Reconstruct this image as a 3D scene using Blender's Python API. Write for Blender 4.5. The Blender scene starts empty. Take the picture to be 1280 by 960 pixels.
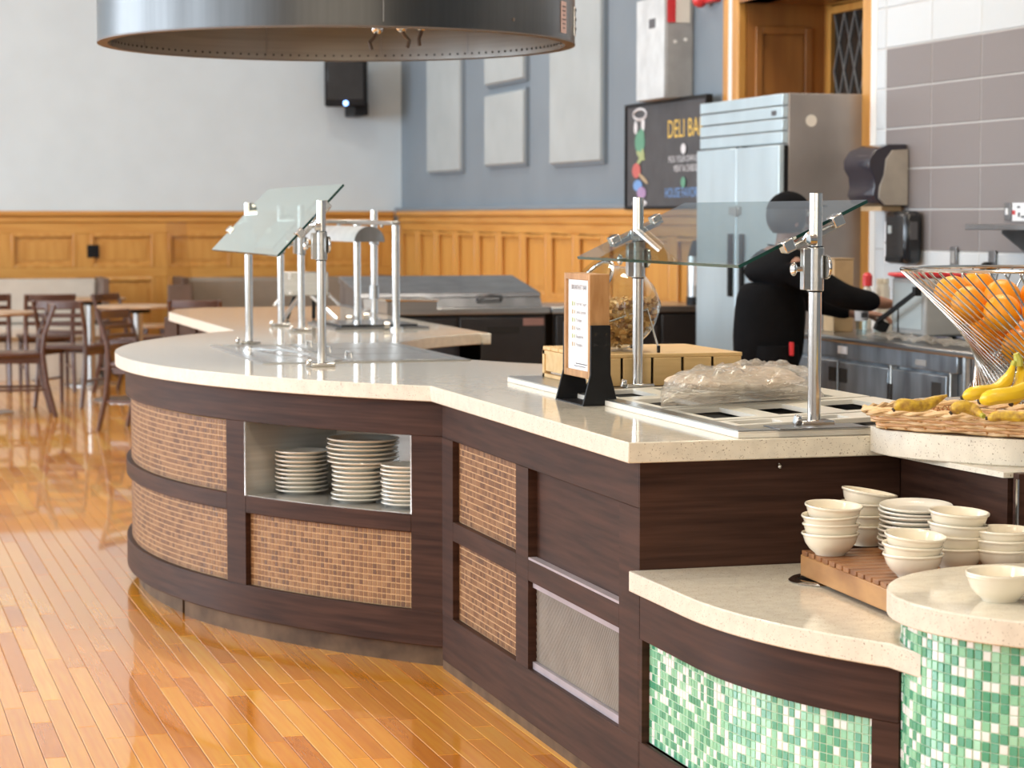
import bpy, bmesh, math, random
from mathutils import Vector, Matrix
random.seed(7)
S = bpy.context.scene
COL = S.collection
PI = math.pi
R = math.radians

# ---------------------------------------------------------------- camera
FPX, YAW, PITCH, EYE = 2900.0, math.atan(845/2900), math.atan(209/2900), 1.445
cam = bpy.data.cameras.new('camera'); cam_o = bpy.data.objects.new('camera', cam); COL.objects.link(cam_o)
cam_o.location = (0, 0, EYE); cam_o.rotation_euler = (PI/2-PITCH, 0, -YAW)
cam.sensor_width = 36; cam.sensor_fit = 'HORIZONTAL'; cam.lens = 36*FPX/1280
cam.clip_start = .05; cam.clip_end = 100
cam.dof.use_dof = True; cam.dof.focus_distance = 5.9; cam.dof.aperture_fstop = 6.0
S.camera = cam_o

# ---------------------------------------------------------------- world, exposure, big lights
w = bpy.data.worlds.new('sky'); S.world = w; w.use_nodes = True
bg = w.node_tree.nodes['Background']; bg.inputs[0].default_value = (.75, .86, 1, 1); bg.inputs[1].default_value = .6
S.view_settings.view_transform = 'Standard'; S.view_settings.look = 'None'
S.view_settings.gamma = 1; S.view_settings.use_curve_mapping = False
S.view_settings.exposure = 0.12
S.cycles.max_bounces = 8; S.cycles.diffuse_bounces = 4; S.cycles.glossy_bounces = 5
S.cycles.transparent_max_bounces = 12; S.cycles.transmission_bounces = 8
S.cycles.caustics_reflective = False; S.cycles.caustics_refractive = False
S.cycles.sample_clamp_indirect = 6; S.cycles.use_denoising = True
def area(name, loc, rot, sx, sy, power, col):
    l = bpy.data.lights.new(name, 'AREA'); l.shape = 'RECTANGLE'; l.size = sx; l.size_y = sy
    l.energy = power; l.color = col
    o = bpy.data.objects.new(name, l); o.location = loc; o.rotation_euler = rot; COL.objects.link(o); return o
XL, XR, YB, YF, ZC = -9.0, 5.3, 22.03, -5.0, 5.6
WIN_Y = [-1.5, 2.5, 6.5, 10.5, 14.5, 18.5]
for y, pw in zip(WIN_Y, (100, 180, 280, 390, 480, 480)):   # daylight through the tall windows of the left wall
    area('window_and_fill_light', (XL+.12, y, 2.9), (0, -PI/2, 0), 3.8, 2.4, pw, (.78, .89, 1.0))
for x in (-5, -1.5, 2):                           # warm area lights in front of the windowless wall behind the camera
    area('window_and_fill_light', (x, YF+.12, 2.9), (PI/2, 0, 0), 2.2, 3.4, 75, (1.0, .88, .70))
for x, y in ((-5, 3), (-5, 10), (-5, 17), (.5, 3), (.5, 10.2), (.5, 17), (3.6, 7.5), (3.8, 11.5), (3.2, 17.5)):   # warm ceiling lights added to brighten the room, none in view
    area('added_ceiling_light', (x, y, ZC-.14), (0, 0, 0), 1.1, 1.1, 62 if y > 8 else 120, (1.0, .95, .86) if y > 8 else (1.0, .88, .68))

# ---------------------------------------------------------------- helpers
class MB:
    def __init__(s): s.v = []; s.f = []
    def add(s, vs, fs):
        n = len(s.v); s.v += [tuple(q) for q in vs]; s.f += [tuple(i+n for i in f) for f in fs]; return s
    def box(s, x0, x1, y0, y1, z0, z1):
        return s.add([(x0,y0,z0),(x1,y0,z0),(x1,y1,z0),(x0,y1,z0),(x0,y0,z1),(x1,y0,z1),(x1,y1,z1),(x0,y1,z1)],
                     [(0,3,2,1),(4,5,6,7),(0,1,5,4),(1,2,6,5),(2,3,7,6),(3,0,4,7)])
    def obox(s, c, size, m):
        a, b, d = (q/2 for q in size); vs = []
        for q in [(-a,-b,-d),(a,-b,-d),(a,b,-d),(-a,b,-d),(-a,-b,d),(a,-b,d),(a,b,d),(-a,b,d)]:
            vs.append(Vector(c)+m @ Vector(q))
        return s.add(vs, [(0,3,2,1),(4,5,6,7),(0,1,5,4),(1,2,6,5),(2,3,7,6),(3,0,4,7)])
    def prism(s, poly, z0, z1):
        n = len(poly)
        if sum(poly[i][0]*poly[(i+1)%n][1]-poly[(i+1)%n][0]*poly[i][1] for i in range(n)) < 0: poly = poly[::-1]
        vs = [(p[0],p[1],z0) for p in poly]+[(p[0],p[1],z1) for p in poly]
        return s.add(vs, [tuple(range(n-1,-1,-1)), tuple(range(n,2*n))]+[(i,(i+1)%n,n+(i+1)%n,n+i) for i in range(n)])
    def ribbon(s, pts, t, z0, z1):               # wall along a plan line, thickness t to the right of travel
        o = offset(pts, t); n = len(pts)
        vs = []
        for p, q in zip(pts, o): vs += [(p[0],p[1],z0),(q[0],q[1],z0),(q[0],q[1],z1),(p[0],p[1],z1)]
        fs = [(0,1,2,3), (4*n-4,4*n-1,4*n-2,4*n-3)]
        for i in range(n-1):
            a = 4*i; b = a+4
            for k in range(4): fs.append((a+k, b+k, b+(k+1)%4, a+(k+1)%4))
        return s.add(vs, fs)
    def cyl(s, p0, p1, r0, r1=None, n=16, caps=True):
        r1 = r0 if r1 is None else r1
        p0 = Vector(p0); p1 = Vector(p1); d = (p1-p0).normalized()
        u = d.orthogonal().normalized(); v = d.cross(u)
        vs = [p0+(u*math.cos(2*PI*i/n)+v*math.sin(2*PI*i/n))*r0 for i in range(n)]+[p1+(u*math.cos(2*PI*i/n)+v*math.sin(2*PI*i/n))*r1 for i in range(n)]
        fs = [(i,(i+1)%n,n+(i+1)%n,n+i) for i in range(n)]
        if caps: fs += [tuple(range(n-1,-1,-1)), tuple(range(n,2*n))]
        return s.add(vs, fs)
    def tube(s, pts, r, n=8, closed=False, caps=True):
        pts = [Vector(p) for p in pts]; m = len(pts); rr = r if isinstance(r, (list, tuple)) else [r]*m
        vs = []; u = None
        for i, p in enumerate(pts):
            a = pts[(i-1) % m] if closed or i else p; b = pts[(i+1) % m] if closed or i < m-1 else p
            d = (b-a).normalized()
            u = d.orthogonal().normalized() if u is None else (u-d*u.dot(d)).normalized()
            v = d.cross(u)
            vs += [p+(u*math.cos(2*PI*k/n)+v*math.sin(2*PI*k/n))*rr[i] for k in range(n)]
        fs = []
        for i in range(m if closed else m-1):
            j = (i+1) % m
            fs += [(i*n+k, i*n+(k+1)%n, j*n+(k+1)%n, j*n+k) for k in range(n)]
        if caps and not closed: fs += [tuple(range(n-1,-1,-1)), tuple((m-1)*n+k for k in range(n))]
        return s.add(vs, fs)
    def lathe(s, prof, c=(0,0,0), n=32, m=None):
        vs = []; fs = []; k = len(prof)
        for i in range(n):
            a = 2*PI*i/n
            for r, z in prof:
                q = Vector((r*math.cos(a), r*math.sin(a), z)); q = m @ q if m else q
                vs.append(q+Vector(c))
        for i in range(n):
            j = (i+1) % n
            for q in range(k-1): fs.append((i*k+q, j*k+q, j*k+q+1, i*k+q+1))
        return s.add(vs, fs)
    def ball(s, c, r, n=16, m=10, sq=(1,1,1)):
        prof = [(math.sin(PI*i/m), -math.cos(PI*i/m)) for i in range(m+1)]
        vs = []; fs = []
        for i in range(n):
            a = 2*PI*i/n
            for q, z in prof: vs.append((c[0]+q*math.cos(a)*r*sq[0], c[1]+q*math.sin(a)*r*sq[1], c[2]+z*r*sq[2]))
        for i in range(n):
            j = (i+1) % n
            for q in range(m): fs.append((i*(m+1)+q, j*(m+1)+q, j*(m+1)+q+1, i*(m+1)+q+1))
        return s.add(vs, fs)
    def mesh(s, name, off=(0,0,0), smooth=35):
        me = bpy.data.meshes.new(name)
        me.from_pydata([(a-off[0], b-off[1], c-off[2]) for a, b, c in s.v], [], s.f)
        bm = bmesh.new(); bm.from_mesh(me)
        bmesh.ops.remove_doubles(bm, verts=bm.verts, dist=1e-6)
        bmesh.ops.recalc_face_normals(bm, faces=bm.faces); bm.to_mesh(me); bm.free()
        if smooth:
            me.polygons.foreach_set('use_smooth', [True]*len(me.polygons)); me.set_sharp_from_angle(angle=R(smooth))
        return me
def offset(pts, t):
    o = []; n = len(pts)
    for i, p in enumerate(pts):
        a = pts[max(i-1,0)]; b = pts[min(i+1,n-1)]
        dx, dy = b[0]-a[0], b[1]-a[1]; l = math.hypot(dx, dy)
        o.append((p[0]+dy/l*t, p[1]-dx/l*t))
    return o
def top_of(o):
    while o.parent: o = o.parent
    return o
def link(name, me, mat, parent=None, bevel=0):
    o = bpy.data.objects.new(name, me); COL.objects.link(o)
    if mat and not me.materials: me.materials.append(mat)
    if parent: o.parent = parent
    if bevel:
        b = o.modifiers.new('bevel', 'BEVEL'); b.width = bevel; b.segments = 2; b.limit_method = 'ANGLE'; b.angle_limit = R(40)
    return o
def obj(name, mb, mat, parent=None, w=False, smooth=35, bevel=0, kind=None, label=None):
    off = top_of(parent).location if (w and parent) else (0,0,0)
    o = link(name, mb.mesh(name, off, smooth), mat, parent, bevel)
    if kind: o['kind'] = kind
    if label: o['label'] = label
    return o
def tag(o, label, cat, group=None):
    o['label'] = label; o['category'] = cat
    if group: o['group'] = group
    return o
def thing(name, label, cat, loc=(0,0,0), rz=0, group=None):
    o = bpy.data.objects.new(name, None); COL.objects.link(o); o.empty_display_size = .1
    o.location = loc; o.rotation_euler = (0,0,rz)
    return tag(o, label, cat, group)
def dup(o, loc=None, rz=None, label=None, parent=None):
    c = o.copy(); COL.objects.link(c)
    if parent: c.parent = parent
    for ch in list(o.children): dup(ch, parent=c)
    if loc is not None: c.location = loc
    if rz is not None: c.rotation_euler = (0,0,rz)
    if label: c['label'] = label
    return c
def struct(name, mb, mat, parent=None, **k):
    o = obj(name, mb, mat, parent, w=bool(parent), **k)
    if not parent: o['kind'] = 'structure'
    return o
def D(px, d, z=0):                                # real spot seen at image column px, d metres ahead
    X = (px-640)/FPX*d
    return Vector((d*math.sin(YAW)+X*math.cos(YAW), d*math.cos(YAW)-X*math.sin(YAW), z))
def text_mb(s, size, org, ux, uy, align='CENTER', ext=.0008):
    cu = bpy.data.curves.new('t', 'FONT'); cu.body = s; cu.size = size; cu.align_x = align; cu.resolution_u = 3
    o = bpy.data.objects.new('t', cu); COL.objects.link(o)
    dg = bpy.context.evaluated_depsgraph_get(); me = o.evaluated_get(dg).to_mesh()
    ux = Vector(ux); uy = Vector(uy); n = ux.cross(uy); org = Vector(org)
    mb = MB(); mb.add([org+ux*v.co.x+uy*v.co.y+n*ext for v in me.vertices], [tuple(p.vertices) for p in me.polygons])
    o.evaluated_get(dg).to_mesh_clear(); bpy.data.objects.remove(o); return mb

# ---------------------------------------------------------------- materials
def mat(name, col, rough=.5, metal=0, var=.08, scale=(8,8,8), detail=3, bump=0, coord='Object', col2=None, coat=0, alpha=1, trans=0, ior=1.5, emit=0, tr=0, sss=0, spec=None):
    m = bpy.data.materials.new(name); m.use_nodes = True; nt = m.node_tree; N = nt.nodes; L = nt.links
    p = N['Principled BSDF']; p.inputs['Roughness'].default_value = rough; p.inputs['Metallic'].default_value = metal
    p.inputs['IOR'].default_value = ior
    p.inputs['Coat Weight'].default_value = coat; p.inputs['Coat Roughness'].default_value = .08
    p.inputs['Transmission Weight'].default_value = trans; p.inputs['Alpha'].default_value = alpha
    if sss: p.inputs['Subsurface Weight'].default_value = sss; p.inputs['Subsurface Scale'].default_value = .02
    tc = N.new('ShaderNodeTexCoord'); mp = N.new('ShaderNodeMapping'); mp.inputs['Scale'].default_value = scale
    if coord == 'World':
        g = N.new('ShaderNodeNewGeometry'); L.new(g.outputs['Position'], mp.inputs[0])
    else: L.new(tc.outputs[coord], mp.inputs[0])
    nz = N.new('ShaderNodeTexNoise'); nz.inputs['Scale'].default_value = 1; nz.inputs['Detail'].default_value = detail
    L.new(mp.outputs[0], nz.inputs['Vector'])
    cr = N.new('ShaderNodeValToRGB')
    c2 = col2 or tuple(max(0, c*(1-var*2)) for c in col); c1 = col if col2 else tuple(min(1, c*(1+var*.6)) for c in col)
    cr.color_ramp.elements[0].position = .32; cr.color_ramp.elements[1].position = .68
    cr.color_ramp.elements[0].color = (*c2, 1); cr.color_ramp.elements[1].color = (*c1, 1)
    L.new(nz.outputs['Fac'], cr.inputs[0]); L.new(cr.outputs[0], p.inputs['Base Color'])
    if bump:
        b = N.new('ShaderNodeBump'); b.inputs['Strength'].default_value = bump; b.inputs['Distance'].default_value = .003
        L.new(nz.outputs['Fac'], b.inputs['Height']); L.new(b.outputs[0], p.inputs['Normal'])
    if emit: p.inputs['Emission Color'].default_value = (*col, 1); p.inputs['Emission Strength'].default_value = emit
    if spec is not None: p.inputs['Specular IOR Level'].default_value = spec
    m['nz'] = nz.name; m['cr'] = cr.name
    return m
def rnd_value(nt):                                # one random number per object or per loose piece
    N = nt.nodes; L = nt.links
    oi = N.new('ShaderNodeObjectInfo'); g = N.new('ShaderNodeNewGeometry')
    a = N.new('ShaderNodeMath'); a.operation = 'ADD'; L.new(oi.outputs['Random'], a.inputs[0]); L.new(g.outputs['Random Per Island'], a.inputs[1])
    f = N.new('ShaderNodeMath'); f.operation = 'FRACT'; L.new(a.outputs[0], f.inputs[0]); return f.outputs[0]
def rnd_mat(name, stops, rough=.2, const=True, grain=None, bump=0, coat=0, mixg=.35):
    m = bpy.data.materials.new(name); m.use_nodes = True; nt = m.node_tree; N = nt.nodes; L = nt.links
    p = N['Principled BSDF']; p.inputs['Roughness'].default_value = rough; p.inputs['Coat Weight'].default_value = coat
    r = rnd_value(nt); cr = N.new('ShaderNodeValToRGB'); e = cr.color_ramp.elements
    if const: cr.color_ramp.interpolation = 'CONSTANT'
    for i, (ps, c) in enumerate(stops):
        q = e[i] if i < 2 else e.new(ps)
        q.position = ps; q.color = (*c, 1)
    L.new(r, cr.inputs[0]); out = cr.outputs[0]
    if grain:
        g = N.new('ShaderNodeNewGeometry'); mp = N.new('ShaderNodeMapping'); mp.inputs['Scale'].default_value = grain
        sh = N.new('ShaderNodeVectorMath'); sh.operation = 'ADD'; cb = N.new('ShaderNodeCombineXYZ')
        sc = N.new('ShaderNodeMath'); sc.operation = 'MULTIPLY'; sc.inputs[1].default_value = 9; L.new(r, sc.inputs[0]); L.new(sc.outputs[0], cb.inputs[1])
        L.new(g.outputs['Position'], sh.inputs[0]); L.new(cb.outputs[0], sh.inputs[1]); L.new(sh.outputs[0], mp.inputs[0])
        nz = N.new('ShaderNodeTexNoise'); nz.inputs['Scale'].default_value = 1; nz.inputs['Detail'].default_value = 5; L.new(mp.outputs[0], nz.inputs['Vector'])
        mx = N.new('ShaderNodeMixRGB'); mx.blend_type = 'OVERLAY'; mx.inputs[0].default_value = mixg
        L.new(out, mx.inputs[1]); L.new(nz.outputs['Fac'], mx.inputs[2]); out = mx.outputs[0]
        if bump:
            b = N.new('ShaderNodeBump'); b.inputs['Strength'].default_value = bump; b.inputs['Distance'].default_value = .002
            L.new(nz.outputs['Fac'], b.inputs['Height']); L.new(b.outputs[0], p.inputs['Normal'])
    L.new(out, p.inputs['Base Color']); return m
def speckle(m, col, thr=.62, sc=260):
    nt = m.node_tree; N = nt.nodes; L = nt.links; p = N['Principled BSDF']
    tc = N.new('ShaderNodeTexCoord'); nz = N.new('ShaderNodeTexNoise'); nz.inputs['Scale'].default_value = sc; nz.inputs['Detail'].default_value = 1
    L.new(tc.outputs['Object'], nz.inputs['Vector'])
    cr = N.new('ShaderNodeValToRGB'); cr.color_ramp.elements[0].position = thr; cr.color_ramp.elements[1].position = thr+.06
    cr.color_ramp.elements[0].color = (0,0,0,1); cr.color_ramp.elements[1].color = (1,1,1,1)
    mx = N.new('ShaderNodeMixRGB'); L.new(nz.outputs['Fac'], cr.inputs[0]); L.new(cr.outputs[0], mx.inputs[0])
    L.new(N[m['cr']].outputs[0], mx.inputs[1]); mx.inputs[2].default_value = (*col, 1); L.new(mx.outputs[0], p.inputs['Base Color']); return m
M = {}
def honed(m, top, side):                          # polished top, honed edges
    nt = m.node_tree; N = nt.nodes; L = nt.links; g = N.new('ShaderNodeNewGeometry'); s = N.new('ShaderNodeSeparateXYZ'); r = N.new('ShaderNodeMapRange')
    L.new(g.outputs['Normal'], s.inputs[0]); r.inputs['From Min'].default_value = .3; r.inputs['From Max'].default_value = .9; r.inputs['To Min'].default_value = side; r.inputs['To Max'].default_value = top
    L.new(s.outputs['Z'], r.inputs[0]); L.new(r.outputs[0], N['Principled BSDF'].inputs['Roughness']); return m
M['paint_grey'] = mat('pale_grey_paint', (.585,.672,.722), .6, var=.02, scale=(3,3,3))
M['paint_blue'] = mat('blue_grey_paint', (.185,.225,.262), .55, var=.03, scale=(2,2,2))
M['paint_white'] = mat('white_paint', (.78,.77,.74), .6, var=.02)
M['oak'] = mat('golden_oak', (.60,.305,.072), .35, scale=(14,14,1.6), col2=(.50,.22,.042), coat=.25)
M['oak_flat'] = mat('golden_oak_rail', (.60,.305,.072), .35, scale=(1.6,1.6,16), col2=(.50,.22,.042), coat=.25)
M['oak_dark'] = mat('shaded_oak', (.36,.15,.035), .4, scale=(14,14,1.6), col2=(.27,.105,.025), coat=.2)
M['brown'] = mat('dark_walnut_laminate', (.066,.031,.021), .50, scale=(3,3,60), col2=(.029,.0135,.0095), detail=5, ior=1.3, spec=.3)
M['brown_red'] = mat('chair_wood', (.10,.042,.028), .3, scale=(4,4,30), col2=(.06,.025,.017), coat=.3)
M['quartz'] = speckle(mat('speckled_quartz', (.71,.665,.565), .10, var=.05, scale=(30,30,30)), (.30,.25,.19), .66, 240)
honed(M['quartz'], .08, .42)
M['grout_tan'] = mat('tan_grout', (.60,.40,.215), .8, var=.03)
M['grout_green'] = mat('pale_green_grout', (.50,.66,.50), .7, var=.03)
M['tile_brown'] = rnd_mat('brown_mosaic_glass', [(0,(.185,.084,.030)),(.25,(.235,.115,.045)),(.5,(.155,.066,.022)),(.68,(.26,.137,.060)),(.88,(.115,.046,.015))], .5)
M['tile_green'] = rnd_mat('green_mosaic_glass', [(0,(.78,.83,.82)),(.27,(.24,.57,.37)),(.58,(.31,.63,.43)),(.66,(.075,.34,.205))], .16)
M['tile_grey'] = rnd_mat('grey_wall_tile', [(0,(.215,.190,.188)),(1,(.235,.21,.208))], .35, const=False)
M['tile_white'] = rnd_mat('white_wall_tile', [(0,(.58,.62,.65)),(1,(.62,.66,.69))], .18, const=False)
M['grout_grey'] = mat('light_grout', (.54,.54,.53), .8, var=.02)
M['plank'] = rnd_mat('maple_strip_floor', [(0,(.74,.285,.021)),(.3,(.83,.38,.040)),(.55,(.58,.185,.010)),(.8,(.78,.325,.026)),(1,(.87,.45,.07))], .22, const=False, grain=(70,3,1), bump=.008, coat=.75, mixg=.35)
M['subfloor'] = mat('floor_joint', (.09,.04,.015), .7)
M['steel'] = mat('brushed_steel', (.47,.47,.46), .28, 1, var=.05, scale=(2,2,60))
M['steel_shiny'] = mat('polished_steel', (.66,.65,.63), .16, 1, var=.03)
M['steel_dark'] = mat('dull_dark_steel', (.27,.27,.275), .35, 1, var=.14, scale=(9,9,1.2))
M['steel_hood'] = mat('brushed_hood_steel', (.095,.095,.095), .32, 1, var=.04, scale=(60,60,2))
M['rim'] = mat('brown_hood_rim', (.13,.105,.09), .5, 0)
M['black'] = mat('matt_black', (.009,.009,.010), .5, var=.1, spec=.2)
M['black_gloss'] = mat('gloss_black_plastic', (.018,.019,.022), .15, var=.1)
M['black_cab'] = mat('black_cabinet', (.022,.020,.021), .35, var=.1)
M['hole'] = mat('dark_opening', (.012,.011,.010), .8)
M['glass'] = None
M['china'] = mat('cream_china', (.84,.77,.63), .14, var=.02, coat=.3)
M['china_white'] = mat('white_china', (.84,.81,.72), .14, var=.02, coat=.3)
M['pine'] = mat('pale_pine', (.74,.50,.23), .5, scale=(4,30,30), col2=(.62,.39,.16), coord='Object')
M['frame_wood'] = mat('light_oak_frame', (.50,.28,.12), .5, scale=(40,40,9), col2=(.34,.165,.055), detail=5)
M['board'] = mat('oiled_acacia', (.36,.165,.065), .4, scale=(3,40,40), col2=(.18,.07,.028))
M['board_end'] = mat('acacia_face', (.47,.245,.09), .45, scale=(30,5,14), col2=(.26,.115,.042), detail=5)
M['paper'] = mat('white_paper', (.82,.83,.85), .6, var=.01)
M['ink'] = mat('grey_ink', (.10,.10,.11), .6)
M['plastic_white'] = mat('ivory_plastic', (.76,.72,.64), .3, var=.02)
M['wicker'] = mat('wicker_cane', (.66,.38,.17), .5, scale=(40,40,40), col2=(.47,.23,.085))
M['wicker_pale'] = mat('pale_cane', (.74,.52,.27), .5, scale=(40,40,40), col2=(.60,.38,.17))
M['banana'] = mat('ripe_banana', (.82,.56,.02), .35, scale=(14,14,14), col2=(.70,.46,.015), sss=.05)
M['banana_tip'] = mat('banana_stem', (.42,.45,.07), .45, scale=(30,30,30), col2=(.52,.42,.05))
M['banana_dark'] = mat('dried_banana_end', (.05,.03,.02), .7)
M['banana_old'] = mat('spotted_banana', (.70,.47,.04), .5, scale=(60,60,60), col2=(.30,.15,.03), bump=.3)
M['orange'] = mat('orange_peel', (.98,.36,.006), .38, scale=(160,160,160), var=.03, bump=.2, sss=.05)
M['granola'] = rnd_mat('granola_clusters', [(0,(.62,.34,.10)),(.4,(.50,.24,.06)),(.7,(.70,.44,.16)),(.9,(.28,.12,.035))], .7, const=False)
M['vinyl'] = mat('beige_vinyl', (.52,.48,.42), .5, var=.04)
M['vinyl_brown'] = mat('brown_vinyl', (.13,.085,.065), .5)
M['table'] = mat('table_laminate', (.45,.30,.18), .3, scale=(3,30,3), col2=(.38,.24,.14))
M['fabric'] = mat('acoustic_fabric', (.36,.40,.41), .9, var=.04, scale=(3,3,3))
M['lead'] = mat('lead_came', (.20,.19,.18), .5, .5)
M['dark_pane'] = mat('dark_window_glass', (.018,.017,.015), .08, var=.2)
M['red'] = mat('red_plastic', (.62,.04,.045), .35)
M['blue'] = mat('blue_plastic', (.02,.05,.36), .35)
M['card'] = mat('brown_cardboard', (.55,.38,.21), .7)
M['skin'] = mat('skin', (.50,.27,.18), .5, var=.03, sss=.1)
M['hair'] = mat('black_hair', (.012,.010,.010), .5, scale=(60,60,10))
M['cloth_black'] = mat('black_cloth', (.007,.007,.008), .9, scale=(30,30,30), bump=.3, spec=.08)
M['grille'] = mat('grey_grille', (.30,.265,.225), .45, .3)
M['grille_frame'] = mat('lilac_trim_sheen', (.42,.38,.42), .4, .2)  # lilac reflection along the ledges is put into this colour
M['plinth'] = mat('scuffed_plinth', (.15,.095,.055), .55, scale=(9,9,9), col2=(.065,.038,.022), detail=6, spec=.2)
M['niche'] = mat('brushed_niche_steel', (.52,.51,.48), .25, .55, var=.06, scale=(2,2,70))
M['grey_plastic'] = mat('grey_plastic', (.33,.33,.325), .4)
M['smoke'] = mat('smoky_plastic', (.035,.032,.045), .12, var=.05)
M['chalk'] = mat('chalkboard', (.062,.062,.068), .6, var=.1)
def flat(name, c): return mat(name, c, .6, var=.04, scale=(20,20,20))
for n, c in dict(ch_yellow=(.75,.50,.10), ch_white=(.66,.66,.68), ch_green=(.11,.30,.20), ch_lime=(.36,.42,.20), ch_red=(.50,.12,.11), ch_blue=(.16,.32,.62), ch_purple=(.36,.24,.42), ch_tan=(.42,.32,.20)).items():
    M[n] = flat('chalk_'+n[3:], c)
def glass(name, col, rough=0.0, alpha_mix=.85, gloss=1.0, gcol=(1,1,1)):
    m = bpy.data.materials.new(name); m.use_nodes = True; nt = m.node_tree; N = nt.nodes; L = nt.links
    N.remove(N['Principled BSDF'])
    t = N.new('ShaderNodeBsdfTransparent'); t.inputs[0].default_value = (*col, 1)
    ge = N.new('ShaderNodeNewGeometry'); bf = N.new('ShaderNodeMath'); bf.operation = 'SUBTRACT'; bf.inputs[0].default_value = 1; L.new(ge.outputs['Backfacing'], bf.inputs[1])
    g = N.new('ShaderNodeBsdfGlossy'); g.inputs['Roughness'].default_value = rough; g.inputs[0].default_value = (*gcol, 1)
    f = N.new('ShaderNodeFresnel'); f.inputs[0].default_value = 1.5
    nz = N.new('ShaderNodeTexNoise'); nz.inputs['Scale'].default_value = 3
    ml = N.new('ShaderNodeMath'); ml.operation = 'MULTIPLY_ADD'; ml.inputs[1].default_value = .015; L.new(nz.outputs[0], ml.inputs[0])
    mg = N.new('ShaderNodeMath'); mg.operation = 'MULTIPLY'; mg.inputs[1].default_value = gloss; L.new(f.outputs[0], mg.inputs[0]); L.new(mg.outputs[0], ml.inputs[2])
    mm = N.new('ShaderNodeMath'); mm.operation = 'MULTIPLY'; mm.use_clamp = True; L.new(ml.outputs[0], mm.inputs[0]); L.new(bf.outputs[0], mm.inputs[1])
    x = N.new('ShaderNodeMixShader'); L.new(mm.outputs[0], x.inputs[0]); L.new(t.outputs[0], x.inputs[1]); L.new(g.outputs[0], x.inputs[2])
    L.new(x.outputs[0], N['Material Output'].inputs[0]); return m
M['glass'] = glass('clear_glass', (.92,.97,.95), gloss=1.9, gcol=(.90,.97,.93))
M['glass_thin'] = glass('low_angle_glass', (.86,.91,.90), gloss=1.15)
M['glass_edge'] = mat('green_glass_edge', (.01,.055,.045), .1, var=.1)
M['acrylic'] = glass('clear_acrylic', (.93,.90,.87))
M['jar'] = glass('jar_glass', (.95,.97,.97), gloss=1.2)
M['cup'] = glass('thin_clear_plastic', (.86,.92,.94), .1)
def film(name):
    m = bpy.data.materials.new(name); m.use_nodes = True; nt = m.node_tree; N = nt.nodes; L = nt.links
    p = N['Principled BSDF']; p.inputs['Base Color'].default_value = (.86,.78,.68,1); p.inputs['Roughness'].default_value = .10; p.inputs['Coat Weight'].default_value = .6
    t = N.new('ShaderNodeBsdfTransparent'); x = N.new('ShaderNodeMixShader')
    nz = N.new('ShaderNodeTexNoise'); nz.inputs['Scale'].default_value = 9; nz.inputs['Detail'].default_value = 4
    cr = N.new('ShaderNodeMapRange'); cr.inputs['To Min'].default_value = .22; cr.inputs['To Max'].default_value = .66
    L.new(nz.outputs[0], cr.inputs[0]); L.new(cr.outputs[0], x.inputs[0]); L.new(t.outputs[0], x.inputs[1]); L.new(p.outputs[0], x.inputs[2])
    n2 = N.new('ShaderNodeTexNoise'); n2.inputs['Scale'].default_value = 13; n2.inputs['Detail'].default_value = 2; n2.inputs['Distortion'].default_value = 3.5; n2.noise_type = 'RIDGED_MULTIFRACTAL'
    b = N.new('ShaderNodeBump'); b.inputs['Strength'].default_value = .9; b.inputs['Distance'].default_value = .02; L.new(n2.outputs[0], b.inputs['Height']); L.new(b.outputs[0], p.inputs['Normal'])
    L.new(x.outputs[0], N['Material Output'].inputs[0]); return m
M['film'] = film('crumpled_clear_plastic')
# ================================================================ SETTING
floor = struct('floor', MB().box(XL, 6.2, YF, YB+.15, -.12, -.003), M['subfloor'])
LENS = [.45, .65, .85, 1.05, 1.3]; PW = .060
plank_me = []
def plank_mb(mb, x, y, l):
    a, b, e = x-PW/2+.0008, x+PW/2-.0008, .0014
    y0, y1 = y+.0006, y+l-.0006
    mb.add([(a,y0,-.006),(b,y0,-.006),(b,y1,-.006),(a,y1,-.006),(a,y0,-.0012),(b,y0,-.0012),(b,y1,-.0012),(a,y1,-.0012),(a+e,y0+e,0),(b-e,y0+e,0),(b-e,y1-e,0),(a+e,y1-e,0)],
           [(0,3,2,1),(8,9,10,11),(0,1,5,4),(1,2,6,5),(2,3,7,6),(3,0,4,7),(4,5,9,8),(5,6,10,9),(6,7,11,10),(7,4,8,11)])
for l in LENS:
    q = MB(); plank_mb(q, 0, 0, l); plank_me.append(q.mesh('plank', smooth=0)); plank_me[-1].materials.append(M['plank'])
fwx, fwy = math.sin(YAW), math.cos(YAW)
def seen(x, y, z=0):
    d = x*fwx+y*fwy
    return d > .5 and -20 < 640+FPX*(x*fwy-y*fwx)/d < 1300 and 271+FPX*(EYE-z)/d < 990
cands = []; rest = MB()
k = 0
x = -4.2
while x < 5.28:
    y = 3.0+random.random()*.8-1.3
    while y < YB-.05:
        i = random.randrange(5); l = LENS[i]
        if y+l > YB-.02: break
        mx, my = x, y+l/2
        hidden = mx > 1.9 or (my > 7 and mx > 1.15 and my < 11) or not (seen(x, y) or seen(x, y+l) or seen(mx, my))
        cands.append((hidden, math.hypot(mx, my), x, y, i))
        y += l
    x += PW
cands.sort()
for n, (h, d, x, y, i) in enumerate(cands):
    if n < 296 and not h: o = link('plank', plank_me[i], None, floor); o.location = (x, y, 0)
    else: plank_mb(rest, x, y, LENS[i])
struct('floor_boards', rest, M['plank'], floor, smooth=0)['kind'] = 'stuff'
struct('floor_crack', MB().obox((1.47, 5.62, .0006), (.008, .075, .0008), Matrix.Rotation(.3, 3, 'Z')), M['hole'], floor)

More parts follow.
